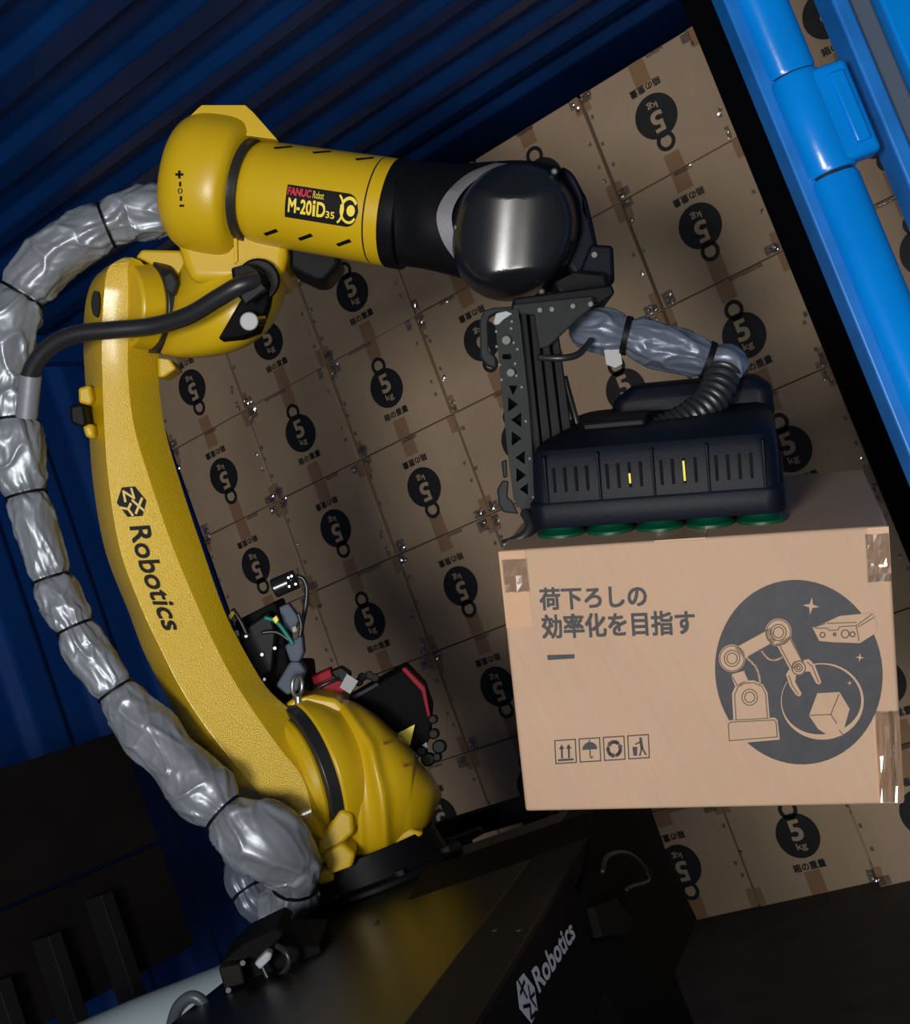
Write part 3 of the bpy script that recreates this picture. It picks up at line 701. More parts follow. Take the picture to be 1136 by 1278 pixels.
# corrugated hose leaving it
hp = catmull([(903, 466, 1.86), (893, 492, 1.84), (876, 513, 1.825), (852, 529, 1.815), (828, 540, 1.81), (806, 549, 1.81)], 14)
mb = MB(); mb.tube([P(*p) for p in hp], [.0225 + .0025 * math.sin(i * PI / 2.2) for i in range(len(hp))], 24)
hose = mb.build('corrugated_hose', RUB, None, smooth=180); tag(hose, 'black corrugated hose bending from the short silver sleeve into the gripper', 'hose')
mb = MB(); mb.tube([P(*p) for p in catmull([(322, 350, 2.04), (300, 356, 2.03), (272, 372, 2.04), (235, 394, 2.06), (190, 407, 2.08), (140, 412, 2.09), (95, 417, 2.10), (66, 430, 2.11), (46, 450, 2.12), (36, 472, 2.13), (32, 492, 2.14)], 8)], .0135, 20)
cb = mb.build('power_cable', RUB, None, smooth=180); tag(cb, 'thick black cable crossing the top of the yellow lower arm', 'cable')
mb = MB(); rg = []
o = MB().tube([P(38, 468, 2.128), P(33, 520, 2.145)], .017, 16); o = o.build('cable_wrap', SILV, None, smooth=60); tag(o, 'silver cloth cuff round the lower end of the black cable', 'cuff')

# ------------------------------------------------------------------ held carton (its own tilted frame)
BO = V((2.3378, -2.1497, .7253)); BX = V((0.89974, 0.32566, -0.29458)); BY = V((-0.28597, 0.95496, 0.21071)); BZ = V((0.35337, -0.10297, 0.9508))
BL, BDp, BHt = .456, .38, .33
def bf(x, y, z): return BO + BX * x + BY * y + BZ * z
hbx = thing('cardboard_box', 'large pink-tan cardboard box held up by the gripper, printed with a robot drawing', 'box', bf(BL / 2, BDp / 2, 0))
MB().box((0, 0, 0), (BL, BDp, BHt), bf).build('carton', CARD2, hbx, bevel=.004, seg=3)
Lb, FRm = .456, None
def face(px, py, off=.0008): return hit(px, py, BO, BY) - BY * off       # a print position on the front face
def fl_(px, py):
    q = face(px, py, 0) - BO; return q.dot(BX), q.dot(BZ)
def fz(x, z, off=.0014): return bf(x, -off, z)
# tapes
for a, b in (((0.001, -.0009, .235), (.034, .001, .3295)), ((.425, -.0009, .005), (.4555, .001, .11)), ((.432, -.0009, .275), (.4555, .001, .3295)), ((.19, 0.0, .3291), (.25, BDp, .3306)), ((.4555, .15, .001), (.457, .20, .08))):
    MB().box(a, b, bf).build('tape', TAPE2, hbx, smooth=0)
fm = MB(); rnd = random.Random(5)
def crum(x, z, sx, sz, n=6):
    vs = []; fs = []
    for i in range(n + 1):
        for j in range(n + 1): vs.append(bf(x + (i / n - .5) * sx, -.002 - rnd.random() * .006, z + (j / n - .5) * sz))
    for i in range(n):
        for j in range(n): a = i * (n + 1) + j; fs += [(a, a + 1, a + n + 2), (a, a + n + 2, a + n + 1)]
    fm.add(vs, fs)
crum(.442, .295, .026, .055); crum(.438, .06, .02, .11); crum(.449, .06, .012, .11); crum(.02, .30, .03, .04, 4)
fm.build('clear_film', FILM, hbx, smooth=0, kind='stuff')
# printed text, frames and drawing
pr_ = MB()
def put_px(body, ax, ay, bx_, by_, hpx, bold=.03):      # baseline from pixel a to pixel b, height in px
    (x0, z0), (x1, z1) = fl_(ax, ay), fl_(bx_, by_); tx, tz = fl_(ax, ay - hpx); hh = tz - z0
    L = math.hypot(x1 - x0, z1 - z0); ux, uz = (x1 - x0) / L, (z1 - z0) / L
    put_text(pr_, body, lambda x, y: fz(x0 + ux * x - uz * y, z0 + uz * x + ux * y), 0, L, 0, hh, bold)
put_px('荷下ろしの', 675, 771, 807, 767, 26); put_px('効率化を目指す', 678, 805, 867, 800, 28)
a = [fl_(*q) for q in ((683, 825), (717, 824), (717, 829), (684, 831))]
flat(pr_, a, fz)
# icons
def icon(k):
    x0_ = 694 + k * 30.3; y0_ = 955 - k * 1.9
    (ax, az), (bx_, bz_), (cx_, cz_) = fl_(x0_, y0_), fl_(x0_ + 25.5, y0_ - 1.5), fl_(x0_ - 1.5, y0_ - 27.5)
    return lambda u, v: fz(ax + (bx_ - ax) * u + (cx_ - ax) * v, az + (bz_ - az) * u + (cz_ - az) * v)
for k in range(4):
    fn = icon(k); stroke(pr_, [(0, 0), (1, 0), (1, 1), (0, 1)], .045, fn, True)
    if k == 0:
        for u in (.32, .66):
            stroke(pr_, [(u, .24), (u, .68)], .09, fn); flat(pr_, [(u - .13, .62), (u + .13, .62), (u, .82)], fn)
        stroke(pr_, [(.14, .14), (.84, .14)], .09, fn)
    if k == 1:
        flat(pr_, [(.5 + .36 * math.cos(a), .52 + .32 * math.sin(a)) for a in [PI * i / 14 for i in range(15)]], fn)
        stroke(pr_, [(.5, .52), (.5, .2), (.56, .15), (.63, .2)], .05, fn); stroke(pr_, [(.5, .84), (.5, .92)], .05, fn)
    if k == 2:
        for q in range(3):
            b = 90 + 120 * q; pts = arc(.5, .48, .30, b - 42, b + 32, 6); stroke(pr_, pts, .15, fn)
            t = math.radians(b + 40); ex, ey = .5 + .3 * math.cos(t), .48 + .3 * math.sin(t); d_ = (-math.sin(t), math.cos(t)); nrm = (math.cos(t), math.sin(t))
            flat(pr_, [(ex + nrm[0] * .13, ey + nrm[1] * .13), (ex - nrm[0] * .13, ey - nrm[1] * .13), (ex + d_[0] * .16, ey + d_[1] * .16)], fn)
    if k == 3:
        flat(pr_, circ(.62, .84, .07, 10), fn); stroke(pr_, [(.62, .74), (.66, .45)], .14, fn); stroke(pr_, [(.66, .45), (.54, .12)], .07, fn); stroke(pr_, [(.66, .45), (.84, .14)], .07, fn)
        stroke(pr_, [(.60, .70), (.36, .62)], .06, fn); flat(pr_, [(.20, .50), (.44, .50), (.40, .12), (.24, .12)], fn)
    if False: pass
# roundel: circle centre px (997,846), radii 104 x 110
cxp = fl_(996, 847); 
rx = (fl_(1100, 847)[0] - fl_(892, 847)[0]) / 2; rz_ = (fl_(996, 736)[1] - fl_(996, 957)[1]) / 2
ccx = (fl_(1100, 847)[0] + fl_(892, 847)[0]) / 2
flat(pr_, [(ccx + rx * math.cos(a), cxp[1] + rz_ * math.sin(a)) for a in [2 * PI * i / 64 for i in range(64)]], fz)
pr_.build('print', INK2, hbx, smooth=0)
dr = MB(); ln = MB()
def d2(x, y): return fl_(860 + x / 4.369, 720 + y / 4.369)        # drawing coordinates of the enlarged view
fz1 = lambda x, z: fz(x, z, .0018); fz2 = lambda x, z: fz(x, z, .0026)
def dpoly(p, outline=True):
    q = [d2(*t) for t in p]; flat(dr, q, fz1)
def dline(p, wd=.0010, closed=False, m=None): stroke(m or ln, [d2(*t) for t in p], wd, fz2, closed)
def dcirc(x, y, r, fill=True, rings_=()):
    if fill: dpoly(circ(x, y, r, 28))
    for k in rings_: dline(circ(x, y, k, 28), .0010, True)
dpoly([(225, 560), (300, 540), (330, 600), (250, 625)]); dline([(225, 555), (258, 612)]); dline([(300, 545), (322, 590)])
dpoly([(245, 420), (440, 315), (470, 385), (300, 480)]); dline([(268, 408), (425, 325)]); dline([(320, 465), (450, 395)])
dpoly([(470, 400), (545, 360), (620, 500), (550, 540)]); dline([(492, 412), (552, 520)]); dline([(545, 372), (612, 490)])
dcirc(232, 475, 72, True, (66, 42, 28)); dcirc(483, 340, 72, True, (66, 42, 28))
st = [(240, 800), (232, 660), (250, 620), (290, 595), (350, 590), (400, 612), (425, 655), (437, 790)]
dpoly(st); dline([(255, 795), (246, 665), (262, 628), (295, 606), (350, 602), (395, 622), (414, 660), (425, 788)]); dline([(250, 797), (425, 788)])
dcirc(328, 678, 42, False, (42, 27))
dpoly([(192, 815), (205, 800), (465, 785), (480, 800), (492, 900), (205, 925)]); dline([(218, 905), (212, 820), (225, 808), (460, 797), (472, 810), (478, 885)], .001, True)
dpoly([(525, 560), (545, 530), (580, 560), (575, 600), (610, 660), (600, 675), (580, 668), (545, 620)]); dpoly([(620, 485), (650, 480), (680, 510), (717, 600), (705, 613), (688, 606), (655, 545), (630, 545)])
dline([(540, 565), (560, 620), (592, 662)]); dline([(640, 495), (668, 520), (702, 600)])
dcirc(593, 525, 40, True, (36, 20, 9))
# hoses and ring
def band(p, wd): stroke(dr, [d2(*t) for t in catmull(p, 6)], wd, fz1)
band([(395, 440), (425, 475), (465, 485), (510, 468)], .0022); band([(318, 478), (360, 520), (378, 565), (385, 610)], .0022)
ro, ri = [], []
for i in range(41):
    a = math.radians(118 - i * 8.1 - 6); x = 722; y = 700
    c_, s_ = math.cos(a), math.sin(a)
    ex, ey = 225 * c_ , 200 * s_
    th = 5 + 26 * (0.5 - 0.5 * math.cos(math.radians((118 - i * 8.1) + 45) + PI)) ** 1.2
    ex2, ey2 = (225 - th * .55) * c_, (200 - th) * s_
    rot_ = lambda p, q: (x + p, y - q - p * 0.0)
    ro.append(rot_(ex, ey)); ri.append(rot_(ex2, ey2))
dpoly([(650, 775), (695, 658), (815, 652), (870, 740), (830, 880), (760, 882), (700, 845)])
dline([(655, 773), (768, 768), (812, 662)]); dline([(768, 768), (800, 815)]); dline([(815, 850), (835, 878)])
for i in range(40):
    q = [d2(*ro[i]), d2(*ro[i + 1]), d2(*ri[i + 1]), d2(*ri[i])]
    dr.add([fz(*t, .0022) for t in q], [(0, 1, 2, 3)])
# scanner block
dpoly([(668, 315), (725, 295), (815, 255), (985, 240), (1003, 250), (1020, 330), (1010, 345), (925, 397), (780, 392), (705, 385)])
dline([(680, 318), (745, 318), (760, 330), (805, 328), (815, 310), (905, 305), (920, 385)]); dline([(905, 305), (990, 245)]); dline([(915, 312), (1000, 262)]); dline([(680, 312), (735, 295)]); dline([(745, 293), (905, 288)])
for (x, y, r) in ((722, 353, 13), (788, 350, 7), (845, 348, 21), (885, 350, 13)): dline(circ(x, y, r, 14), .0012, True)
def star(x, y, r):
    p = []
    for i in range(8): rr_ = r if i % 2 == 0 else r * .28; a = PI / 4 * i + .12; p.append((x + rr_ * math.cos(a), y + rr_ * math.sin(a)))
    dpoly(p)
star(660, 203, 46); star(925, 472, 24); star(870, 605, 15)
dr_o = dr.build('robot_drawing', CARD2, hbx, smooth=0); ln.build('drawing_lines', LINE, dr_o, smooth=0)

# ------------------------------------------------------------------ vacuum gripper
g = thing('vacuum_gripper', 'blue-black slotted vacuum gripper on green suction cups, resting on the held box', 'gripper', bf(.19, .19, .33))
GX0, GX1, GY0, GY1 = .036, .342, .045, .335
def rrect(x0, x1, y0, y1, z, r, k=6):
    pts = []
    for (cx_, cy_, a0) in ((x1 - r, y1 - r, 0), (x0 + r, y1 - r, 90), (x0 + r, y0 + r, 180), (x1 - r, y0 + r, 270)):
        for i in range(k + 1): a = math.radians(a0 + 90 * i / k); pts.append(bf(cx_ + r * math.cos(a), cy_ + r * math.sin(a), z))
    return pts
MB().loft([rrect(GX0, GX1, GY0, GY1, .344, .02), rrect(GX0 - .002, GX1 + .002, GY0 - .002, GY1 + .002, .350, .022), rrect(GX0 - .002, GX1 + .002, GY0 - .002, GY1 + .002, .372, .022), rrect(GX0, GX1, GY0, GY1, .375, .022)]).build('skirt', BLUEG, g, smooth=35)
sh = MB().loft([rrect(GX0 + .003, GX1 - .003, GY0 + .003, GY1, .375, .02), rrect(GX0 + .005, GX1 - .005, GY0 + .007, GY1, .425, .022), rrect(GX0 + .009, GX1 - .008, GY0 + .014, GY1, .437, .026), rrect(GX0 + .034, GX1 - .018, GY0 + .045, GY1 - .004, .447, .03), rrect(GX0 + .044, GX1 - .026, GY0 + .060, GY1 - .01, .450, .03)])
shell = sh.build('shell', BLUEG, g, smooth=35)
rb_ = MB().loft([rrect(.112, GX1 - .004, .262, GY1, .430, .018), rrect(.125, GX1 - .006, .265, GY1, .466, .018), rrect(.150, GX1 - .026, .275, GY1 - .01, .482, .015)])
rb_.build('rear_hood', BLUEG, g, bevel=.004, smooth=35)
def fy(z): return GY0 + .003 + .004 * (z - .375) / .05 - .0006
yellow_slots = {6: 1, 10: 1}
kk = 0
for gi in range(4):
    for si in range(4):
        x = GX0 + .032 + gi * .0655 + si * .0136
        mb = MB(); mb.box((x, fy(.387) - .0010, .387), (x + .0034, fy(.387) + .004, .4165), bf)
        vs_ = mb.build('vent_slot', BLKM, g, smooth=0)
        if kk in (6, 10):
            z0_, z1_ = ((.392, .404), (.390, .414))[kk == 10]
            MB().box((x + .0006, fy(.387) - .0016, z0_), (x + .0030, fy(.387) + .003, z1_), bf).build('yellow_clip', YELP, vs_, smooth=0)
        kk += 1
for k in range(5):
    x = GX0 + .0225 + k * .0655
    MB().box((x, fy(.37) - .003, .3745), (x + .003, fy(.43) + .006, .432), bf).build('rib', BLUEG, shell, bevel=.001)
for iy, y in enumerate((.075, .145, .215, .285)):
    for ix in range(5):
        x = .068 + ix * .0615
        mb = MB(); seg = 28
        rg = [[bf(x + r_ * math.cos(a), y + r_ * math.sin(a), z) for a in [2 * PI * i / seg for i in range(seg)]] for z, r_ in ((.3308, .030), (.3345, .030), (.338, .024), (.341, .020), (.346, .018))]
        mb.loft(rg); c = mb.build('suction_cup', GRN, g, smooth=40)
# tubing / clutter on its top
mb = MB(); mb.tube([P(*p) for p in catmull([(655, 640, 1.79), (662, 655, 1.775), (655, 668, 1.77), (640, 676, 1.77), (628, 680, 1.772)], 6)], .0065, 12); mb.build('side_tube', RUB, g, smooth=180)
mb = MB(); mb.box((.10, .12, .448), (.18, .20, .460), bf); mb.build('valve_block', BLK, g, bevel=.004)
mb = MB(); cyl(mb, P(800, 552, 1.815), P(826, 542, 1.81), .022, 20); mb.build('hose_socket', DGREY, g, bevel=.003)
# column and perforated bracket
br = thing('gripper_bracket', 'tall black perforated bracket joining the wrist to the gripper', 'bracket', P(660, 600, 1.83))
def T(x, y): return (600 + x / 3.994, 360 + y / 3.994)
tri = lambda cx_, cy_, r_, a: [T(cx_ + r_ * math.cos(a + 2 * PI * i / 3) * 1.0, cy_ + r_ * 1.25 * math.sin(a + 2 * PI * i / 3)) for i in range(3)]
holes = [tri(162, 500, 26, PI / 2 * 1), tri(154, 578, 34, 0), tri(186, 655, 34, PI), tri(172, 748, 34, 0), tri(205, 843, 32, PI), tri(195, 930, 34, 0), tri(222, 1000, 28, PI)]
holes = [list(reversed(h)) for h in holes]
holes.append([T(*q) for q in ((108, 328), (108, 352), (150, 354), (155, 342), (150, 326))])
outer = [T(*q) for q in ((75, 200), (72, 140), (90, 108), (185, 105), (198, 180), (238, 560), (278, 1090), (262, 1125), (215, 1125), (165, 1050), (130, 770), (100, 450))]
mb = MB(); pris(mb, outer, 1.800, 1.806, holes); mb.build('perforated_plate', DGREY, br, smooth=0)
mb = MB(); pris(mb, [T(*q) for q in ((90, 120), (185, 115), (270, 1100), (215, 1110), (170, 1030), (110, 440))], 1.83, 1.86); mb.build('inner_plate', BLKM, br, smooth=0)
for (x, y, r_) in ((128, 258, 24), (150, 420, 22)):
    mb = MB(); cyl(mb, P(*T(x, y), 1.792), P(*T(x, y), 1.83), r_ / 4 * 1.8 / F, 20); mb.build('guide_bushing', BOLTM, br, bevel=.001)
for (x, y) in ((78, 215), (152, 200), (165, 270), (80, 290), (183, 303), (172, 375), (95, 380), (178, 435), (105, 455), (205, 492), (225, 662), (245, 848), (155, 165), (262, 1040)):
    mb = MB(); cyl(mb, P(*T(x, y), 1.796), P(*T(x, y), 1.806), .0018, 8); mb.build('small_bolt', BOLTM, br)
mb = MB(); pris(mb, [T(*q) for q in ((-5, 160), (15, 110), (60, 95), (160, 88), (165, 105), (80, 120), (45, 140), (35, 175), (40, 310), (75, 345), (78, 395), (30, 380), (0, 340))], 1.81, 1.83); mb.build('handle_loop', DGREY, br, bevel=.002)
mb = MB(); pris(mb, [T(*q) for q in ((65, 165), (75, 125), (130, 112), (160, 125), (115, 155), (90, 180), (68, 180))], 1.794, 1.80); mb.build('latch_tab', LGREY, br, bevel=.001)
mb = MB(); pris(mb, [T(*q) for q in ((84, 1000), (112, 955), (140, 960), (135, 1040), (160, 1060), (190, 1125), (115, 1115), (92, 1080))], 1.806, 1.83); mb.build('lower_tab', DGREY, br, bevel=.002)
mb = MB(); pris(mb, [T(*q) for q in ((105, 860), (130, 850), (135, 940), (115, 945))], 1.81, 1.83); mb.build('side_pad', DGREY, br, bevel=.002)
for k in range(4):
    a0, a1 = 190 + k * 48, 190 + k * 48 + 40; b0, b1 = 262 + k * 55, 262 + k * 55 + 44
    mb = MB(); pris(mb, [T(a0, 110), T(a1, 108), T(b1 + 5, 860), T(b0, 900)], 1.815 + .010 * (k % 2), 1.90); mb.build('column_rail', BLK, br, bevel=.002)
mb = MB(); pris(mb, [T(*q) for q in ((160, 82), (560, 40), (572, 80), (500, 140), (340, 290), (290, 300), (270, 130), (165, 128))], 1.81, 1.818); mb.build('gusset_plate', DGREY, br, bevel=.002)
mb = MB(); pris(mb, [(640, 372), (764, 355), (768, 366), (744, 380), (690, 384), (642, 384)], 1.83, 1.97); mb.build('mounting_plate', BLK, br, bevel=.003)
for (x, y) in ((295, 108), (355, 104), (460, 88), (548, 78)):
    mb = MB(); cyl(mb, P(*T(x, y), 1.806), P(*T(x, y), 1.812), .0032, 10); mb.build('plate_bolt', BOLTM, br)
mb = MB(); mb.tube([P(*p) for p in catmull([(672, 446, 1.82), (700, 447, 1.81), (722, 442, 1.82), (738, 425, 1.85)], 6)], .0045, 10); mb.build('air_line', RUB, br, smooth=180)
mb = MB(); mb.tube([P(*p) for p in catmull([(704, 470, 1.86), (712, 500, 1.86), (722, 535, 1.86), (730, 560, 1.87)], 6)], .005, 10); mb.build('air_line', RUB, br, smooth=180)
o = MB(); pris(o, [(754, 437), (773, 434), (777, 454), (768, 459), (757, 455)], 1.87, 1.8715); o = o.build('paper_tag', WTAG, None, smooth=0); tag(o, 'small white paper tag hanging under the short silver sleeve', 'tag')
o = MB(); pris(o, [(745, 392), (758, 386), (762, 396), (752, 402)], 1.872, 1.8735); o = o.build('paper_tag', WTAG, None, smooth=0); tag(o, 'tiny white tag tip poking above the short silver sleeve', 'tag')

# ------------------------------------------------------------------ cart
fu = V((-.363, .932, 0)).normalized(); fn_ = V((.932, .363, 0)).normalized()
Bp = hit(674, 1146, (0, 0, TZ), (0, 0, 1)); Bp = V((Bp.x, Bp.y, 0))
cart = thing('robot_cart', 'black steel cart with a glossy top carrying the yellow robot', 'cart', (Bp.x, Bp.y, 0))
def cf(u, n, z): return Bp + fu * u + fn_ * n + V((0, 0, z))
def uc(x, y, off=0): q = hit(x, y, Bp + fn_ * off, fn_) - Bp; return q.dot(fu), q.z
uend, _ = uc(822, 1060)
MB().box((-1.2, -.505, TZ - .02), (.80, -.085, TZ), cf).build('top_plate', TOPM, cart, bevel=.002)
MB().box((-1.2, -.084, TZ - .02), (.80, 0.0, TZ + .0015), cf).build('edge_band', PANEL, cart, bevel=.002)
MB().box((-1.2, -.012, TZ - .135), (.22, .003, TZ - .0005), cf).build('front_panel', BLKM, cart, bevel=.002)
u1 = uc(806, 1014, .02)[0]
# end housing: lower body at the far end, standing on the floor
def cpx(x, y, off=.004): return hit(x, y, Bp + fn_ * off, fn_)
hpoly = [(745, 1010), (812, 1006), (838, 1080), (871, 1148), (843, 1216), (872, 1290), (805, 1330), (748, 1222), (722, 1130)]
pts = [cpx(x, y) for x, y in hpoly]
MB().prism(pts, -fn_ * .28).build('end_housing', BLKM, cart, bevel=.004)
mb = MB(); mb.tube([cpx(*p, .02) for p in catmull([(752, 1088), (757, 1070), (775, 1064), (792, 1070), (806, 1086), (808, 1100), (790, 1106), (782, 1110)], 6)], .0035, 10); mb.build('cable_loop', RUB, cart, smooth=180)
mb = MB(); mb.prism([cpx(*p, .015) for p in ((742, 1130), (770, 1120), (792, 1150), (784, 1165), (752, 1168))], -fn_ * .02); mb.build('latch_block', PANEL, cart, bevel=.002)
for sx in (-1.1, .0):
    for sn in (-.48, -.06): MB().box((sx, sn, .02), (sx + .08, sn + .05, TZ - .02), cf).build('leg', BLKM, cart, bevel=.003); 
MB().box((-1.15, -.49, .0), (.45, -.02, .04), cf).build('bottom_frame', BLKM, cart, bevel=.003)
# lettering on the front panel
hx = [(653.4, 1214.4), (667.1, 1232.4), (671.1, 1261.4), (663.4, 1277.8), (648.1, 1258.8), (644.2, 1225.8)]
def fp(x, y, off=.0046): return hit(x, y, Bp + fn_ * off, fn_)
mbd, mbl = MB(), MB()
us = [uc(x, y, .004) for x, y in hx]
mbd.add([cf(u, .0042, z) for u, z in us], [tuple(range(6))])
mid = V((658, 1246)); 
def lp(x, y):  # unit logo square -> affine from the hexagon corners
    a = V(us[4]); b = V(us[2]); t = V(us[0]); bo = V(us[3]); cxx = (a + V(us[1])) / 2
    ex = (V(us[1]) - V(us[5])) * .5 + (b - a) * .5; ey = t - bo
    c = (t + bo) / 2; q = c + ex * (x - .5) / .92 + ey * (y - .5)
    return cf(q.x, .0048, q.y)
stroke(mbl, [(.15, .80), (.45, .50)], .07, lp); stroke(mbl, [(.45, .82), (.15, .55)], .07, lp)
stroke(mbl, [(.62, .75), (.62, .50), (.88, .62)], .06, lp); stroke(mbl, [(.62, .5), (.85, .35)], .06, lp); stroke(mbl, [(.2, .30), (.55, .36), (.5, .10), (.85, .25)], .07, lp)
e = mbd.build('cart_emblem', WHITE, cart, smooth=0); mbl.build('emblem_strokes', BLKM, e, smooth=0)
q0_, z0_ = uc(580 + 352 / 3.787, 1000 + 905 / 3.787, .004); q1_, z1_ = uc(580 + 522 / 3.787, 1000 + 640 / 3.787, .004); _, zt = uc(580 + 326 / 3.787, 1000 + 785 / 3.787, .004); 
mb = MB(); hh = .034
put_text(mb, 'Robotics', lambda x, y: cf(q0_ + (q1_ - q0_) * x, .0045, z0_ + (z1_ - z0_) * x + (zt - z0_) * y), 0, 1, 0, 1, .03)
mb.build('lettering', WHITE, cart, smooth=0)
MB().box((-.42, -.30, TZ), (-.40, -.29, TZ + .01), cf).build('bolt', DGREY, cart)
for (x, y) in ((649, 1163), (619, 1163), (470, 1152)):
    c = hit(x, y, (0, 0, TZ), (0, 0, 1)); mb = MB(); cyl(mb, c, c + V((0, 0, .003)), .004, 8); mb.build('top_screw', DGREY, cart)
# rail beyond the table
o = MB(); a, b = P(530, 1034, 2.95), P(668, 992, 2.80)
dv = (b - a).normalized(); dz = V((0, 0, 1))
rl = thing('cross_rail', 'black rail running behind the cart, in front of the lowest boxes', 'rail', a)
o.prism([a, b, b - dz * .045, a - dz * .045], V((0, .06, 0))); o.build('beam', BLKM, rl, bevel=.003)
for q in (a + dv * .03, b - dv * .06): MB().box((q.x, q.y + .01, 0), (q.x + .04, q.y + .05, q.z - .04)).build('leg', BLKM, rl, bevel=.002)
o = MB(); pris(o, [(555, 1052), (600, 1035), (604, 1041), (560, 1064)], 2.6, 2.63); o = o.build('metal_clip', DGREY, None, bevel=.002); tag(o, 'small grey metal strip lying behind the cart top', 'strip')

# ------------------------------------------------------------------ dark panels and bars, lower left
XP = 0.75
def onx(x, y, X=XP): return hit(x, y, (X, 0, 0), (1, 0, 0))
pn = thing('black_screen', 'tall black two-board screen with upright bars, lower left corner', 'screen', onx(200, 1030))
ed = onx(232, 1151); t1 = onx(144, 901); t2 = onx(0, 975); s1 = onx(197, 1033)
yE = (ed.y + t1.y + s1.y) / 3; zT = (t1.z + t2.z) / 2; zS = (s1.z + onx(0, 1158).z) / 2; 
MB().box((XP - .03, -2.6, zS + .004), (XP, yE, zT)).build('upper_board', PANEL, pn, bevel=.002)
zB = (onx(246, 1165).z)
MB().box((XP - .03, -2.6, zB - .02), (XP, yE, zS - .004)).build('lower_board', PANEL, pn, bevel=.002)
for (xa, ya, wd) in ((133, 1114, .035), (68, 1165, .035), (5, 1222, .035)):
    q = hit(xa, ya, (XP + .06, 0, 0), (1, 0, 0))
    MB().box((XP + .001, q.y - wd / 2, zB - .35), (XP + .06, q.y + wd / 2, q.z)).build('upright_bar', mat('bar_black', (0.010, 0.010, 0.012), .6, spec=.12) if 'bar_black' not in MATS else MATS['bar_black'], pn, bevel=.002)
pp = MB(); pp.tube([P(60, 1362, 2.40), P(180, 1308, 2.45), P(320, 1252, 2.5)], .085, 32)
o = pp.build('duct_pipe', mat('pale_plastic', (.28, .36, .40), .45), None, smooth=60); tag(o, 'pale grey-blue pipe at the bottom edge, beside the black connector boxes', 'pipe')
# connector boxes and wires, bottom
cbx = thing('connector_box', 'black junction box with plugs below the silver sleeve, at the bottom edge', 'junction box', P(330, 1250, 1.80))
blob('cover', [(272, 1206), (300, 1180), (345, 1158), (356, 1165), (330, 1195), (300, 1206)], 1.80, 1.90, BLKM, cbx, .004)
blob('body', [(272, 1208), (300, 1203), (306, 1228), (280, 1236)], 1.78, 1.90, PANEL, cbx, .003)
blob('body', [(300, 1200), (350, 1180), (400, 1180), (420, 1290), (270, 1290), (264, 1254), (300, 1230)], 1.82, 1.94, BLKM, cbx, .004)
blob('white_plug', [(317, 1203), (332, 1188), (340, 1190), (338, 1198), (324, 1211)], 1.77, 1.79, LGREY, cbx, .003)
for (x, y) in ((303, 1202), (291, 1245), (285, 1236)):
    mb = MB(); cyl(mb, P(x, y, 1.77), P(x, y, 1.79), .0035, 10); mb.build('screw', BOLTM, cbx)
o = MB().tube([P(*p) for p in catmull([(324, 1224, 1.80), (345, 1222, 1.78), (360, 1205, 1.77), (358, 1190, 1.77), (345, 1180, 1.78)], 6)], .004, 10).build('looped_wire', RUB, None, smooth=180); tag(o, 'thin black wire loop right of the white plug', 'wire')
o = MB().tube([P(*p) for p in catmull([(212, 1290, 1.80), (222, 1258, 1.78), (240, 1244, 1.77), (256, 1256, 1.77), (260, 1290, 1.78)], 6)], .008, 12).build('arched_hose', mat('grey_rubber', (.05, .06, .07), .4), None, smooth=180); tag(o, 'dark grey arched hose in front of the pale pipe', 'hose')
o = MB().tube([P(*p) for p in catmull([(325, 1200, 1.79), (340, 1232, 1.78), (355, 1256, 1.77), (357, 1275, 1.77), (352, 1295, 1.77)], 6)], .0032, 10).build('black_wire', RUB, None, smooth=180); tag(o, 'thin black wire running down beside the blue wire end', 'wire')
o = MB().tube([P(*p) for p in ((359, 1256, 1.76), (358, 1270, 1.76), (354, 1284, 1.76))], .0038, 10).build('blue_wire', BLUW, None, smooth=180); tag(o, 'short bright blue wire end at the bottom edge', 'wire')
o = MB(); pris(o, [(388, 1172), (450, 1148), (458, 1156), (456, 1170), (392, 1188)], 2.03, 2.09); o = o.build('cable_clamp_bar', PANEL, None, bevel=.003); tag(o, 'flat black clamp bar on the cart top before the pedestal', 'bar')

# ------------------------------------------------------------------ equipment behind the lower arm
eq = thing('valve_cluster', 'black valve and plug cluster standing behind the lower arm', 'valves', P(335, 860, 2.40))
blob('housing', [(292, 776), (344, 750), (352, 775), (360, 830), (384, 830), (388, 868), (352, 880), (330, 870), (300, 820)], 2.36, 2.48, BLKM, eq, .005)
blob('block', [(296, 790), (336, 762), (345, 790), (340, 840), (318, 850)], 2.33, 2.37, BLK, eq, .005)
blob('grey_plug', [(348, 758), (360, 753), (374, 772), (366, 792), (354, 782)], 2.34, 2.37, GASK, eq, .003)
blob('cloth_wrap', [(355, 806), (368, 798), (377, 792), (379, 815), (374, 826), (362, 826)], 2.31, 2.35, GASK, eq, .004)
blob('cloth_skirt', [(362, 826), (374, 826), (382, 838), (372, 862), (358, 868), (344, 856)], 2.31, 2.35, GASK, eq, .004)
for pts, rr_, m, nm in (([(330, 771), (345, 776), (360, 795), (366, 805)], .0038, GRNW, 'green_wire'), ([(326, 790), (345, 789), (362, 800)], .003, RUB, 'black_wire'), ([(290, 760), (300, 775), (308, 792)], .004, RUB, 'black_wire'), ([(278, 762), (284, 780), (300, 800)], .006, RUB, 'black_wire'), ([(372, 765), (376, 780), (374, 795)], .0035, RUB, 'black_wire')):
    MB().tube([P(x, y, 2.31) for x, y in catmull(pts, 5)], rr_, 8).build(nm, m, eq, smooth=180)
blob('yellow_sleeve', [(340, 772), (345, 768), (348, 774), (344, 779)], 2.30, 2.315, YELP, eq, .001)
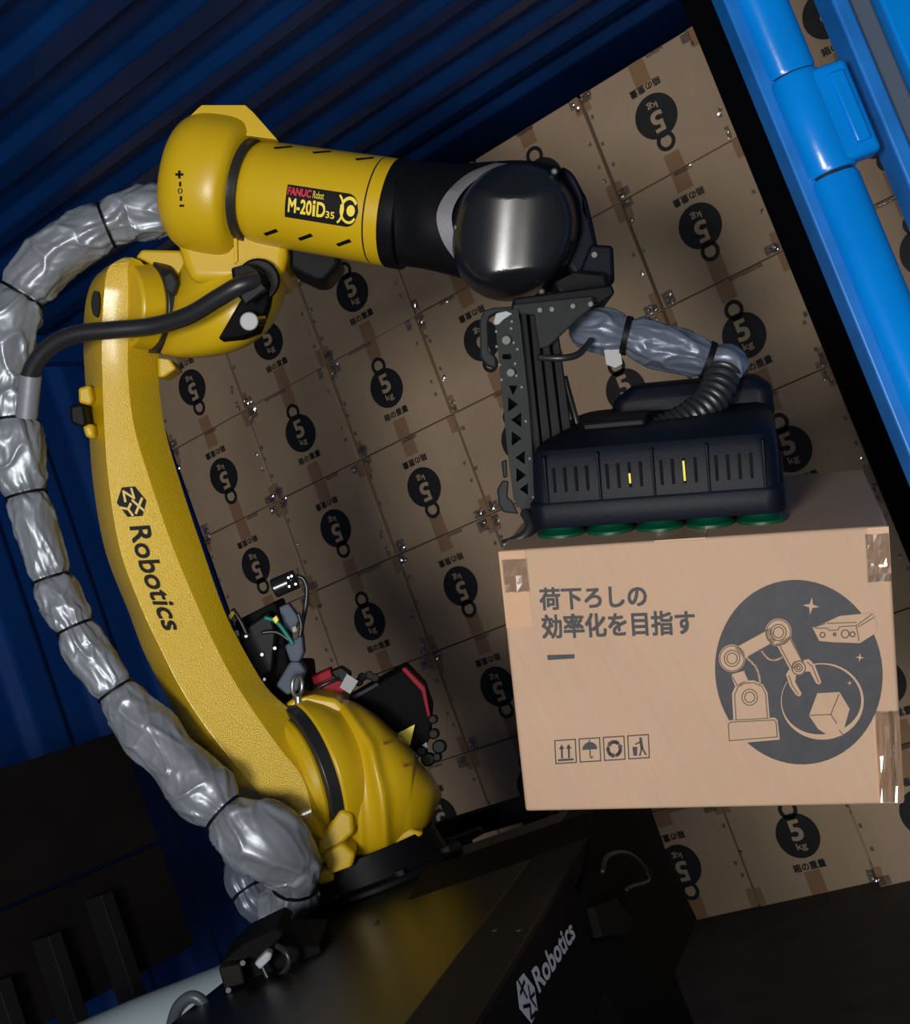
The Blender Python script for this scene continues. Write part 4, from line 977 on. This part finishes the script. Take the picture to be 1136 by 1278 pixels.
blob('yellow_sleeve', [(285, 769), (289, 762), (293, 765), (288, 774)], 2.30, 2.315, YELP, eq, .001)
for q in ([(364, 784), (369, 781), (371, 787), (366, 790)], [(291, 788), (297, 786), (299, 793), (294, 796)]): blob('white_tag', q, 2.30, 2.303, WTAG, eq, .0005)
for (x, y) in ((343, 809), (327, 817), (352, 847), (307, 794), (330, 848)):
    mb = MB(); cyl(mb, P(x, y, 2.32), P(x, y, 2.34), .0028, 8); mb.build('bright_bolt', STEEL, eq)
cm = thing('small_camera', 'small black camera on a thin curved stalk above the valve cluster', 'camera', P(378, 800, 2.35))
mb = MB(); cyl(mb, P(341, 735, 2.35), P(371, 722, 2.35), .0165, 20); mb.build('barrel', BLKG, cm, bevel=.003)
mb = MB(); cyl(mb, P(362, 719, 2.345), P(366, 728, 2.335), .010, 16); mb.build('lens', BLKG, cm, bevel=.001)
for (x, y) in ((360, 721), (364, 719), (361, 732), (369, 729)):
    mb = MB(); cyl(mb, P(x, y, 2.33), P(x, y, 2.325), .0022, 8); mb.build('bright_screw', STEEL, cm)
MB().tube([P(*p) for p in catmull([(370, 720, 2.35), (378, 722, 2.35), (383, 735, 2.35), (381, 760, 2.35), (377, 780, 2.34), (376, 796, 2.33)], 6)], .0042, 10).build('stalk', RUB, cm, smooth=180)
rm = thing('red_connector', 'crimson ribbed connector block between the eye bolt and the black box', 'connector', P(410, 860, 2.42))
blob('upper_shell', [(388, 845), (412, 834), (416, 846), (392, 856)], 2.36, 2.40, RED, rm, .003)
blob('lower_shell', [(384, 864), (424, 845), (434, 856), (424, 872), (400, 870)], 2.36, 2.40, RED, rm, .003)
blob('plug', [(412, 838), (426, 832), (438, 840), (436, 852), (420, 850)], 2.35, 2.38, BLK, rm, .003)
MB().tube([P(384, 866, 2.35), P(405, 854, 2.35), P(424, 846, 2.35)], .0035, 8).build('black_wire', RUB, rm, smooth=180)
o = MB(); pris(o, [(433, 841), (447, 850), (437, 866), (424, 858)], 2.34, 2.342); o = o.build('paper_tag', WTAG, None, smooth=0); tag(o, 'white square tag beside the crimson connector', 'tag')
bb = thing('control_box', 'black angular box edged in red behind the yellow turret', 'box', P(500, 900, 2.45))
blob('body', [(428, 878), (505, 834), (530, 860), (540, 888), (538, 920), (520, 950), (470, 930)], 2.40, 2.52, BLKM, bb, .004)
blob('red_edge', [(501, 835), (506, 833), (530, 857), (537, 893), (534, 896), (526, 862)], 2.385, 2.41, RED, bb, .001)
blob('grey_edge', [(434, 872), (470, 852), (474, 855), (438, 876)], 2.385, 2.41, DGREY, bb, .001)
blob('yellow_label', [(495, 916), (518, 904), (512, 930), (503, 938), (493, 928)], 2.38, 2.384, YELP, bb, .0005)
blob('white_label', [(510, 945), (532, 926), (534, 932), (516, 950)], 2.38, 2.384, WTAG, bb, .0005)
put = MB(); put_text(put, 'MM', lambda x, y: P(513 + x * 14 , 946 - x * 13 - y * 5 + x * 1, 2.378), 0, 1, 0, 1, .01); 
put.build('label_print', LABELB, bb, smooth=0)
kn = thing('cable_gland', 'cluster of black cable glands right of the yellow turret', 'cable gland', P(540, 940, 2.42))
for (x, y, r_) in ((548, 932, 9), (541, 916, 7), (540, 898, 6), (534, 948, 9), (526, 938, 7), (545, 945, 6)):
    mb = MB(); cyl(mb, P(x, y, 2.37), P(x + 2, y - 1, 2.46), r_ * 2.4 / F, 10); mb.build('knob', BLK, kn, bevel=.003)
for (x, y) in ((452, 845), (461, 843), (468, 846), (448, 851)):
    mb = MB(); cyl(mb, P(x, y, 2.41), P(x, y, 2.46), .008, 10); mb.build('gland', BLK, bb, bevel=.002)
